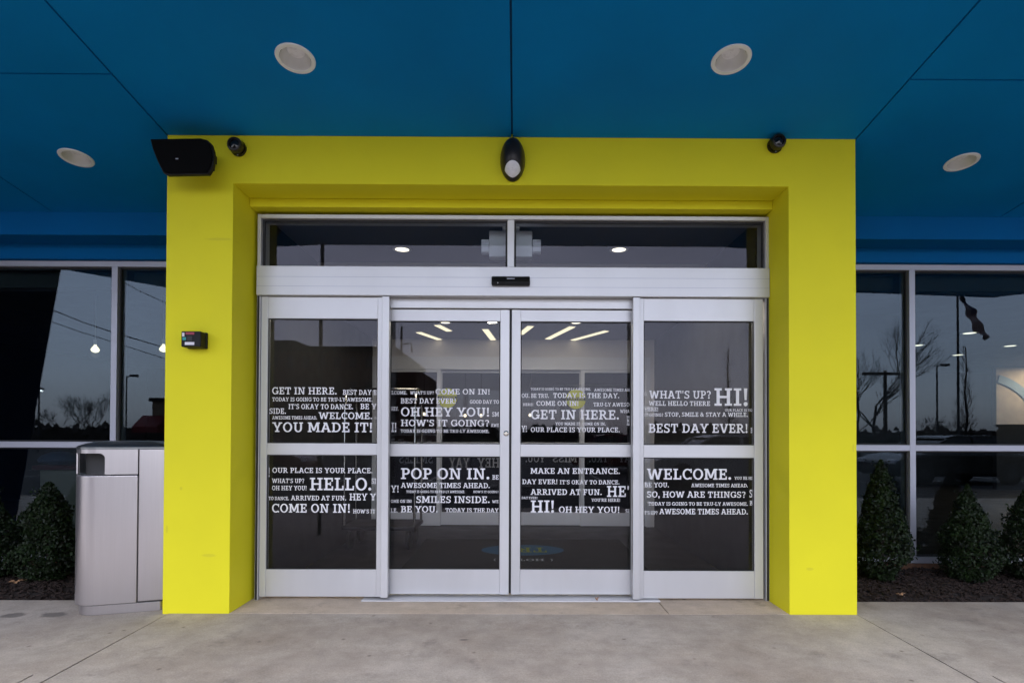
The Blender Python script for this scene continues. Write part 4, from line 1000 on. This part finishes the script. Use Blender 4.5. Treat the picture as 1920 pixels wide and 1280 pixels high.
# upper hood with the opening at the rounded end
hood = MB(); pp_ = plan(0, -1, us-.003); pi_ = plan(.010, -1, us-.003)
def wallstrip(mb, pts, z0, z1, t=.008):
    ctr = Vector((0.02, 0))
    for i in range(len(pts)-1):
        A, B = Vector(pts[i]), Vector(pts[i+1])
        if (B-A).length < 1e-4: continue
        nA = Vector((-(B-A).y, (B-A).x)).normalized()*t
        if nA.dot(ctr-A) < 0: nA = -nA
        A2, B2 = A+nA, B+nA
        mb.hexa([(A.x,A.y,z0),(B.x,B.y,z0),(B2.x,B2.y,z0),(A2.x,A2.y,z0)], [(A.x,A.y,z1),(B.x,B.y,z1),(B2.x,B2.y,z1),(A2.x,A2.y,z1)])
l, w_, r = BL/2, BW/2, .155
uo = -l + .205                            # where the opening ends on the front face
front = [(us-.003, -w_), (uo, -w_)]
wallstrip(hood, front, .912, 1.075)
for sgn in (-1, 1):                       # narrow posts at the rounded end
    pts = [(-l+r-r*math.cos(R(a)), sgn*(w_-r+r*math.sin(R(a)))) for a in (4, 10, 16)]
    wallstrip(hood, pts, .912, 1.055)
wallstrip(hood, [(-l, -(w_-r)), (-l, w_-r)], .912, 1.055)
back = [(us-.003, w_), (uo, w_)]; wallstrip(hood, back, .912, 1.075)
# band over the opening, curved fillet at the opening's inner corner
band = [(uo, -w_), (-l+r, -w_)] + [(-l+r-r*math.sin(R(a)), -w_+r-r*math.cos(R(a))) for a in range(9, 91, 9)]
wallstrip(hood, band, 1.050, 1.075); wallstrip(hood, [(x, -y) for x, y in band], 1.050, 1.075)
for k in range(8):
    a = R(k*90/8); hood.hexa([(uo-.035*(1-math.cos(a))-.0, -w_+.0003, 1.05-.035*(1-math.sin(a))),(uo, -w_+.0003, 1.05-.035*(1-math.sin(a))),(uo, -w_+.008, 1.05-.035*(1-math.sin(a))),(uo-.035*(1-math.cos(a)), -w_+.008, 1.05-.035*(1-math.sin(a)))],
        [(uo-.035*(1-math.cos(R((k+1)*90/8))), -w_+.0003, 1.05-.035*(1-math.sin(R((k+1)*90/8)))),(uo, -w_+.0003, 1.05-.035*(1-math.sin(R((k+1)*90/8)))),(uo, -w_+.008, 1.05-.035*(1-math.sin(R((k+1)*90/8)))),(uo-.035*(1-math.cos(R((k+1)*90/8))), -w_+.008, 1.05-.035*(1-math.sin(R((k+1)*90/8))))])
bpart('hood', hood, M['steel'])
chute = MB(); chute.box(uo+.03, uo+.04, -w_+.012, w_-.012, .905, 1.07); chute.box(-l+.03, uo+.03, -.02, -.012, .905, 1.07)
bpart('chute', chute, M['bin_in'])
lid = MB(); rows = []
for ins, z in ((-.004, 1.076), (-.004, 1.090), (.010, 1.099), (.05, 1.114), (.10, 1.126), (.145, 1.131)):
    P_ = plan(max(ins, -.004)) if ins < .12 else plan(.12); k = 1 if ins < .12 else .6
    rows.append([(x*k, y*k, z) for x, y in P_])
nb = len(rows[0]); lid.add(rows[0], [tuple(range(nb))])
for q in range(len(rows)-1):
    for i in range(nb): lid.add([rows[q][i], rows[q][(i+1)%nb], rows[q+1][(i+1)%nb], rows[q+1][i]], [(0,1,2,3)])
lid.add(rows[-1], [tuple(range(nb))])
bpart('lid', lid, M['steel_dark'], smooth=35)

# ------------------------------------------------------------------ boxwood shrubs and fallen leaves
def shrub_mesh(seed, hh, rr, tip):
    rnd = random.Random(seed); mb = MB(); lumps = [(rnd.uniform(0, 6.28), rnd.uniform(.05, .9), rnd.uniform(.62, 1.26)) for _ in range(22)]
    def rad(u, a):
        base = rr * (math.sin(min(1, (u+.10)/.36)*math.pi/2)) * (1 - max(0, u-.22)/.86)**tip
        k = 1.0
        for la, lu, lk in lumps:
            d = math.cos(a-la); e = max(0, 1-abs(u-lu)/.16)
            if d > .5: k += (lk-1)*e*(d-.5)*1.6
        return base*k*math.sqrt(max(.01, 1-u**5))
    for k in range(6800):
        u = rnd.random()**1.0; a = rnd.uniform(0, 6.28); q = 1-abs(rnd.gauss(0, .19))
        if rnd.random() < .08: q += rnd.uniform(.02, .24)
        r_ = max(.004, rad(u, a)*q)
        p = Vector((r_*math.cos(a), r_*math.sin(a), hh*(.04+.96*u)+rnd.uniform(-.012, .02)))
        n = Vector((math.cos(a), math.sin(a), .35)).normalized()
        q_ = n.to_track_quat('Z', 'Y').to_matrix() @ Matrix.Rotation(rnd.uniform(0, 6.28), 3, 'Z') @ Matrix.Rotation(rnd.uniform(-1.0, 1.0), 3, 'X') @ Matrix.Rotation(rnd.uniform(-.9, .9), 3, 'Y')
        l, w2 = rnd.uniform(.010, .019), rnd.uniform(.006, .010)
        pts = [Vector((-l,0,0)), Vector((-l*.2,-w2,.002)), Vector((l*.6,-w2*.7,.001)), Vector((l,0,-.002)), Vector((l*.6,w2*.7,.001)), Vector((-l*.2,w2,.002))]
        mb.add([p + q_ @ v for v in pts], [(0,1,2,3,4,5)])
    for k in range(26):                    # stray shoots beyond the clipped outline
        u = rnd.uniform(.15, .97); a = rnd.uniform(0, 6.28); r_ = rad(u, a); o = Vector((r_*math.cos(a), r_*math.sin(a), hh*(.04+.96*u)))
        d = Vector((math.cos(a)*rnd.uniform(.3, 1), math.sin(a)*rnd.uniform(.3, 1), rnd.uniform(.5, 1.3))).normalized(); ln = rnd.uniform(.03, .085)
        for q in range(9):
            c = o + d*ln*q/8; q_ = d.to_track_quat('Z', 'Y').to_matrix() @ Matrix.Rotation(q*2.4, 3, 'Z') @ Matrix.Rotation(rnd.uniform(.5, 1.1), 3, 'Y')
            l = rnd.uniform(.010, .016)
            mb.add([c + q_ @ v for v in (Vector((0,0,0)), Vector((l*.8,-l*.55,.002)), Vector((l*1.5,-l*.4,0)), Vector((l*2,0,-.002)), Vector((l*1.5,l*.4,0)), Vector((l*.8,l*.55,.002)))], [(0,1,2,3,4,5)])
    tw = MB(); tw.tube([(0,0,-.05),(.01,0,hh*.5),(0,.01,hh*.9)], [.018,.012,.003], 7)
    for k in range(40):
        a = rnd.uniform(0, 6.28); u = rnd.uniform(.08, .85); r_ = rad(u, a)
        tw.tube([(0,0,max(.02, hh*u-.12)), (r_*.5*math.cos(a), r_*.5*math.sin(a), hh*u-.05), (r_*.92*math.cos(a), r_*.92*math.sin(a), hh*u)], [.006,.004,.0015], 5)
    return mb, tw
def shrub(px, py_base, Y, htop, rr, tip, seed, lab):
    p = at(px, 1000, Y); z0 = .0
    H = at(px, htop, Y).z
    t = thing('boxwood_shrub', lab, 'shrub', (p.x, Y, z0), 'boxwood shrubs in the mulch beds')
    f, tw = shrub_mesh(seed, H, rr, tip)
    o = f.build('foliage', M['leaf']); o.parent = t
    o2 = tw.build('stem', M['twig']); o2.parent = t
shrub(1652, 1070, 4.60, 866, .235, .75, 1, 'tallest conical boxwood shrub, touching the right yellow pier')
shrub(1815, 1075, 4.60, 912, .245, .9, 2, 'conical boxwood shrub in front of the wide right window pane')
shrub(1935, 1075, 4.62, 900, .24, .8, 3, 'boxwood shrub cut off by the right edge of the photo')
shrub(90, 1085, 4.55, 908, .27, .6, 4, 'rounded boxwood shrub left of the steel bin')
shrub(-25, 1085, 4.55, 905, .25, .7, 5, 'boxwood shrub cut off by the left edge of the photo')
def dry_leaf(px, py, z, s, rot, lab, seed):
    rnd = random.Random(seed); p = atz(px, py, z); mb = MB(); pts = []
    for k in range(20):
        a = 2*math.pi*k/20; r_ = s*(1.0 if k % 4 == 0 else .62 if k % 2 == 0 else .40)*rnd.uniform(.8, 1.15)
        pts.append((p.x + r_*math.cos(a+rot), p.y + r_*.8*math.sin(a+rot), z + .012*math.cos(2*a)+.010))
    mb.add(pts + [(p.x, p.y, z+.006)], [(k, (k+1)%20, 20) for k in range(20)])
    st_ = MB(); st_.tube([(p.x, p.y, z+.007), (p.x+s*1.3*math.cos(rot), p.y+s*.9*math.sin(rot), z+.018)], .0015, 5)
    o = mb.build('fallen_leaf', M['dry'], loc=(p.x, p.y, z)); so_ = o.modifiers.new('solid', 'SOLIDIFY'); so_.thickness = .0012
    tag(o, lab, 'leaf', 'dry fallen leaves'); st_.build('stem', M['dry'], o)
dry_leaf(30, 1091, .03, .055, .4, 'curled tan leaf on the mulch nearest the left photo edge', 1)
dry_leaf(86, 1088, .03, .055, 2.2, 'curled tan leaf on the mulch just left of the steel bin', 2)
dry_leaf(1688, 1116, .015, .035, .3, 'small tan leaf on the mulch right of the yellow portal', 3)
dry_leaf(1119, 1124, .020, .014, .3, 'tiny brown leaf lying on the door track', 4)

# ------------------------------------------------------------------ the place behind the camera, seen mirrored in the glass
LOT = -.26
def box_building(nm, lab, x0, x1, y0, y1, h, m, floors, bays, cat='building'):
    t = thing(nm, lab, cat, ((x0+x1)/2, y0, LOT))
    MB().box(x0, x1, y1, y0, LOT, h).build('wall', m, t)
    MB().box(x0-.3, x1+.3, y1-.3, y0+.3, h+.002, h+.45).build('roof', M['roofdark'], t)
    bw = (x1-x0)/bays; fh = (h-LOT)/floors
    for f in range(floors):
        for b in range(bays):
            MB().box(x0+b*bw+bw*.28, x0+b*bw+bw*.72, y0-.05, y0+.03, LOT+f*fh+fh*.35, LOT+f*fh+fh*.8).build('window', M['carglass'], t)
    return t
p0, p1 = refl(470, 658, 45, DY), refl(736, 658, 45, DY)
hb = box_building('brick_office', 'long dark brown brick building reflected in the left door panels', p0.x, p1.x, -45, -62, p0.z, M['brick'], 4, 9)
q0, q1 = refl(737, 690, 45, DY), refl(781, 690, 45, DY)
MB().box(p1.x+.31, q1.x, -58, -45.5, LOT, q0.z).build('wing', M['brick'], hb)
g0, g1, g2 = refl(505, 640, 45, DY), refl(545, 640, 45, DY), refl(574, 657, 45, DY)
MB().prism([(g0.x-6, p0.z+.46), (g2.x, p0.z+.46), (g1.x, g1.z+.3), (g0.x-6, g1.z+.3)], 'y', -60, -46).build('gable_roof', M['roofdark'], hb)
s0, s1 = refl(190, 760, 40, WY), refl(318, 830, 40, WY)
sb = thing('shop_building', 'low tan shop with a red awning reflected in the left window', 'building', ((s0.x+s1.x)/2, -40, LOT))
sz0 = refl(240, 752, 40, WY).z
MB().box(s0.x+4.4, s1.x+4, -52, -40, LOT, sz0).build('wall', M['tan'], sb)
MB().box(s0.x+4.2, s1.x+4.2, -52.2, -39.8, sz0+.002, sz0+.3).build('parapet', M['roofdark'], sb)
aw0, aw1 = refl(252, 778, 39, WY), refl(298, 800, 39, WY)
MB().prism([(-39.99, aw0.z), (-38.6, aw1.z), (-38.6, aw1.z-.5), (-39.99, aw1.z-.5)], 'x', aw0.x, aw1.x).build('awning', M['awn'], sb)
MB().box(aw0.x+.2, aw1.x-.2, -40.05, -39.97, LOT, aw1.z-.52).build('shopfront', M['carglass'], sb)

def street_pole(nm, lab, cat, px, py, D, plane, arm=0.0, lit=False, r=.07, group=None, mat_=None):
    p = refl(px, py, D, plane)
    t = thing(nm, lab, cat, (p.x, -D, LOT), group)
    MB().tube([(p.x,-D,LOT),(p.x,-D,p.z)], [r, r*.7], 10).build('pole', mat_ or M['pole'], t, smooth=50)
    if arm:
        MB().tube([(p.x,-D,p.z),(p.x+arm*.6,-D,p.z+.08)], .04, 8).build('arm', M['pole'], t)
        MB().box(min(p.x+arm*.5, p.x+arm*1.3), max(p.x+arm*.5, p.x+arm*1.3), -D-.15, -D+.15, p.z+.0, p.z+.16).build('lamp_head', M['pole'], t, bevel=.03)
    if lit: MB().lathe([(.001,-.12),(.16,-.06),(.18,0),(.10,.08),(.001,.1)], (p.x+arm*.9, -D, p.z-.08), n=14).build('lamp_lens', M['sodium'], t, smooth=60)
    return t, p
street_pole('street_lamp', 'tall lot lamp with a flat head reflected at the edge of the dark pylon', 'street lamp', 72, 708, 32, WY, -.5, False)
street_pole('street_lamp', 'shorter lot lamp with its lamp lit, reflected in the left window', 'street lamp', 63, 730, 38, WY, .55, True)
street_pole('street_lamp', 'double headed lot lamp reflected beside the left yellow pier', 'street lamp', 236, 706, 30, WY, .6, False, .06)
street_pole('street_lamp', 'single armed lot lamp reflected in the wide right window', 'street lamp', 1758, 686, 28, WY, .6, False, .07)
up, p = street_pole('utility_pole', 'wooden utility pole with one crossarm, reflected in the narrow right pane', 'utility pole', 1661, 694, 32, WY, 0, False, .16, None, M['wood'])
MB().box(p.x-1.7, p.x+1.7, -32.1, -31.9, p.z-.35, p.z-.15).build('crossarm', M['wood'], up)
for dx in (-1.5, -.7, .7, 1.5): MB().tube([(p.x+dx,-32,p.z-.149),(p.x+dx,-32,p.z+.1)], .04, 7).build('insulator', M['lens'], up)
up2, p2 = street_pole('utility_pole', 'utility pole with a side bracket behind the brown brick building', 'utility pole', 752.5, 611, 66, DY, 0, False, .17, None, M['wood'])
MB().tube([(p2.x,-66,refl(752,644,66,DY).z),(refl(771,644,66,DY).x,-66,refl(752,643,66,DY).z),(refl(772,660,66,DY).x,-66,refl(772,660,66,DY).z)], .09, 7).build('bracket', M['wood'], up2)
fp, p = street_pole('flagpole', 'tall flagpole reflected in the wide right window', 'flagpole', 1797, 470, 20, WY, 0, False, .07)
fl_t = thing('flag', 'drooping striped flag with a dark blue corner flying from the flagpole', 'flag', (p.x+.15, -20, refl(1803, 552, 20, WY).z))
A = refl(1801, 551, 20, WY); ctrl = [(1803,551,1802,554),(1814,564,1807,569),(1830,579,1814,588),(1836,592,1820,601),(1844,610,1830,621),(1854,624,1843,630),(1855,634,1850,638)]
def lerp_rows(f):
    k = f*(len(ctrl)-1); i = min(int(k), len(ctrl)-2); q = k-i
    return [ctrl[i][j]*(1-q)+ctrl[i+1][j]*q for j in range(4)]
fields = {'stripe_red': MB(), 'stripe_white': MB(), 'canton': MB()}
NF, NS = 24, 13
def fpt(i, j):
    a, b, c, d = lerp_rows(i/NF); q = j/NS
    v = refl(a*(1-q)+c*q, b*(1-q)+d*q, 20, WY); v.y += .10*math.sin(i*.9 + j*.25); return v
for i in range(NF):
    for j in range(NS):
        k = 'canton' if (i < 10 and j < 7) else ('stripe_red' if j % 2 == 0 else 'stripe_white')
        fields[k].add([fpt(i,j), fpt(i+1,j), fpt(i+1,j+1), fpt(i,j+1)], [(0,1,2,3)])
for k, m in (('canton','flagblue'), ('stripe_red','flagred'), ('stripe_white','flagwhite')):
    fo = fields[k].build(k, M[m], fl_t); sm = fo.modifiers.new('solid', 'SOLIDIFY'); sm.thickness = .004
# wires
for i, pts in enumerate([((60,566),(150,602),(215,624),(320,655)), ((60,590),(150,622),(215,642),(320,676)), ((215,520),(260,545),(320,572),(400,600))]):
    mb = MB(); mb.tube([refl(a, b, 24+i*1.5, WY) for a, b in pts], .022 if i else .03, 6)
    c = refl(150, 610, 24, WY)
    tag(mb.build('overhead_wire', M['black'], loc=tuple(c)), ['upper thin overhead wire', 'lower thick overhead wire', 'short overhead wire by the yellow pier'][i] + ' reflected in the left windows', 'wire', 'overhead wires')
for i, pts in enumerate([((980,690),(1100,682),(1250,690)), ]):
    pass
# bare trees
def bare_tree(px, ptop, D, plane, spread, seed, lab, levels=5, col=False, nl=3):
    rnd = random.Random(seed); p = refl(px, ptop, D, plane); hgt = p.z-LOT
    t = thing('bare_tree', lab, 'tree', (p.x, -D, LOT), 'leafless trees round the lot')
    tr, cr_ = MB(), MB()
    base = Vector((p.x, -D, LOT)); r0 = hgt*.011
    tk = [base]; th_ = .92 if col else .38
    for k in range(1, 6): tk.append(base + Vector((rnd.uniform(-.04,.04)*hgt*.3, rnd.uniform(-.04,.04)*hgt*.3, hgt*th_*k/5)))
    tr.tube(tk, [r0*(1-.14*k*(1.2 if col else .6)) + .01 for k in range(6)], 8)
    def grow(o, d, ln, r, lv):
        e = o + d*ln; m = (o+e)/2 + Vector((rnd.uniform(-.08,.08), rnd.uniform(-.08,.08), 0))*ln
        cr_.tube([o, m, e], [r, r*.8, r*.6], 5, cap=False)
        if lv <= 0: return
        for k in range(nl if lv > 1 else 3):
            nd = (d + Vector((rnd.uniform(-1,1), rnd.uniform(-1,1), rnd.uniform(-.15,.8)))*.62).normalized()
            grow(o.lerp(e, rnd.uniform(.55, 1.0)), nd, ln*rnd.uniform(.60,.80), max(.006, r*.58), lv-1)
    if col:
        for k in range(34):
            f = .12 + .85*k/34; o = base + Vector((0,0,hgt*f*.92)); a = rnd.uniform(0, 6.28); s = spread*(1-f*.75)
            d = Vector((math.cos(a)*.45, math.sin(a)*.45, 1)).normalized(); grow(o, d, s*1.1, r0*.28*(1.1-f), 2)
    else:
        for k in range(6):
            a = rnd.uniform(0, 6.28); d = Vector((math.cos(a)*spread, math.sin(a)*spread, rnd.uniform(.7, 1.2))).normalized()
            grow(tk[rnd.choice((3,4,5))], d, hgt*.24, r0*.5, levels-1)
    tr.build('trunk', M['bark'], t, smooth=50); cr_.build('crown', M['bark'], t)
bare_tree(1366, 636, 30, DY, .75, 11, 'slim leafless tree reflected at the right edge of the fixed door panel', col=True)
bare_tree(1642, 590, 22, WY, .8, 12, 'large spreading leafless tree reflected beside the right yellow pier')
bare_tree(1612, 640, 26, WY, .8, 13, 'leafless tree half hidden by the right yellow pier')
bare_tree(1812, 632, 25, WY, .9, 14, 'tall slim leafless tree reflected right of the flagpole', col=True)
bare_tree(1735, 768, 40, WY, 1.1, 15, 'small bushy leafless tree reflected behind the lot lamp')
bare_tree(1783, 775, 42, WY, .9, 16, 'small leafless tree reflected low behind the flagpole')
bare_tree(148, 722, 44, WY, 1.0, 17, 'broad leafless tree reflected low in the left window')
bare_tree(174, 718, 47, WY, .9, 18, 'leafless tree reflected just left of the left window mullion')
bare_tree(112, 748, 50, WY, 1.1, 19, 'low leafless tree reflected beside the dark canopy leg')
tl = MB(); rnd = random.Random(5)
for k in range(420):
    x = -170 + k*.95; h = 2.4+1.5*mnoise.noise((x*.07, 2, 5)) + rnd.uniform(0, 1.6)
    for q in range(3):
        xx = x+rnd.uniform(-1.2,1.2); zz_ = LOT+h*rnd.uniform(.2,.95); s = rnd.uniform(.5,1.3); yy = -115+rnd.uniform(-3,3)
        tl.add([(xx-s,yy,zz_-s*.5),(xx,yy+s,zz_-s*.6),(xx+s,yy,zz_-s*.4),(xx+s*.2,yy-s,zz_-s*.5),(xx,yy,zz_+s*.7)], [(0,1,4),(1,2,4),(2,3,4),(3,0,4),(0,3,2,1)])
    tl.box(x-.5, x+.5, -117, -113, LOT, LOT+h*.7)
tag(tl.build('distant_treeline', M['bark']), 'low dark treeline along the far side of the lot', 'treeline', kind='stuff')
# far low building on the right
b0, b1 = refl(1866, 790, 85, WY), refl(1960, 812, 85, WY)
box_building('warehouse', 'far low dark warehouse reflected at the right edge', b0.x+10, b1.x+14, -85, -96, refl(1866, 798, 85, WY).z, M['roofdark'], 1, 6)

# parked cars
def car(lab, paint, loc, rz, group='cars parked in the lot'):
    t = thing('parked_car', lab, 'car', (0,0,0), group)
    body = [(-2.2,.32),(-2.25,.62),(-2.15,.86),(-1.55,.95),(1.0,.98),(1.9,.86),(2.22,.70),(2.25,.36),(2.1,.26),(-2.05,.26)]
    def arch(P): return P
    MB().prism(body, 'y', -.88, .88).build('body', paint, t, bevel=.09)
    cab = [(-1.75,.93),(-1.25,1.40),(-.9,1.46),(.25,1.45),(.55,1.36),(1.22,.95)]
    g_ = MB(); n = len(cab)
    g_.add([(x,-.80 if z < 1 else -.66,z) for x,z in cab]+[(x,.80 if z < 1 else .66,z) for x,z in cab], [tuple(range(n))[::-1], tuple(range(n,2*n))]+[(i,(i+1)%n,n+(i+1)%n,n+i) for i in range(n)])
    g_.build('cabin_glass', M['carglass'], t, bevel=.04)
    rf_ = [(-1.30,1.40),(-.9,1.475),(.25,1.465),(.58,1.385),(.50,1.37),(-1.2,1.38)]
    MB().prism(rf_, 'y', -.665, .665).build('roof', paint, t, bevel=.02)
    for s in (-1, 1):
        for (xa, za, xb, zb) in ((-1.80,.92,-1.25,1.41),(-.35,.95,-.35,1.44),(.55,1.38,1.25,.94)):
            MB().hexa([(xa-.05,s*.805-.02,za),(xa+.05,s*.805-.02,za),(xa+.05,s*.805+.02,za),(xa-.05,s*.805+.02,za)], [(xb-.05,s*.672-.02,zb),(xb+.05,s*.672-.02,zb),(xb+.05,s*.672+.02,zb),(xb-.05,s*.672+.02,zb)]).build('pillar', paint, t)
        MB().box(2.06, 2.235, s*.66-.17, s*.66+.17, .62, .76).build('headlight', M['lens'], t, bevel=.03)
        MB().box(-2.235, -2.12, s*.68-.14, s*.68+.14, .66, .86).build('tail_light', M['red'], t, bevel=.03)
        for x in (-1.38, 1.38):
            wb = MB(); wb.lathe([(.15,-.10),(.30,-.105),(.335,-.08),(.335,.08),(.30,.105),(.15,.10)], (x, s*.80, .335), (0,1,0), 24); wo_ = wb.build('wheel', M['tyre'], t, smooth=40)
            MB().lathe([(.001,.0),(.12,.02),(.21,.0),(.215,-.05)], (x, s*.80+s*.09, .335), (0,s,0), 20).build('rim', M['pole'], wo_, smooth=40)
    t.location = loc; t.rotation_euler = (0,0,rz); return t
c1 = car('white parked car reflected low in the right fixed door panel', M['carwhite'], (6.0, -8.6, LOT), R(178))
c2 = car('dark red parked car reflected behind the white car', M['carred'], (4.4, -14.2, LOT), R(4))
c3 = car('charcoal parked car reflected low in the right window', M['cargrey'], (13.2, -7.4, LOT), R(176))
c4 = car('dark red parked car reflected in the narrow pane left of the portal', M['carred'], (-8.5, -9.5, LOT), R(2))
c5 = car('white parked car reflected far off in the right window', M['carwhite'], (21.5, -17, LOT), R(90))
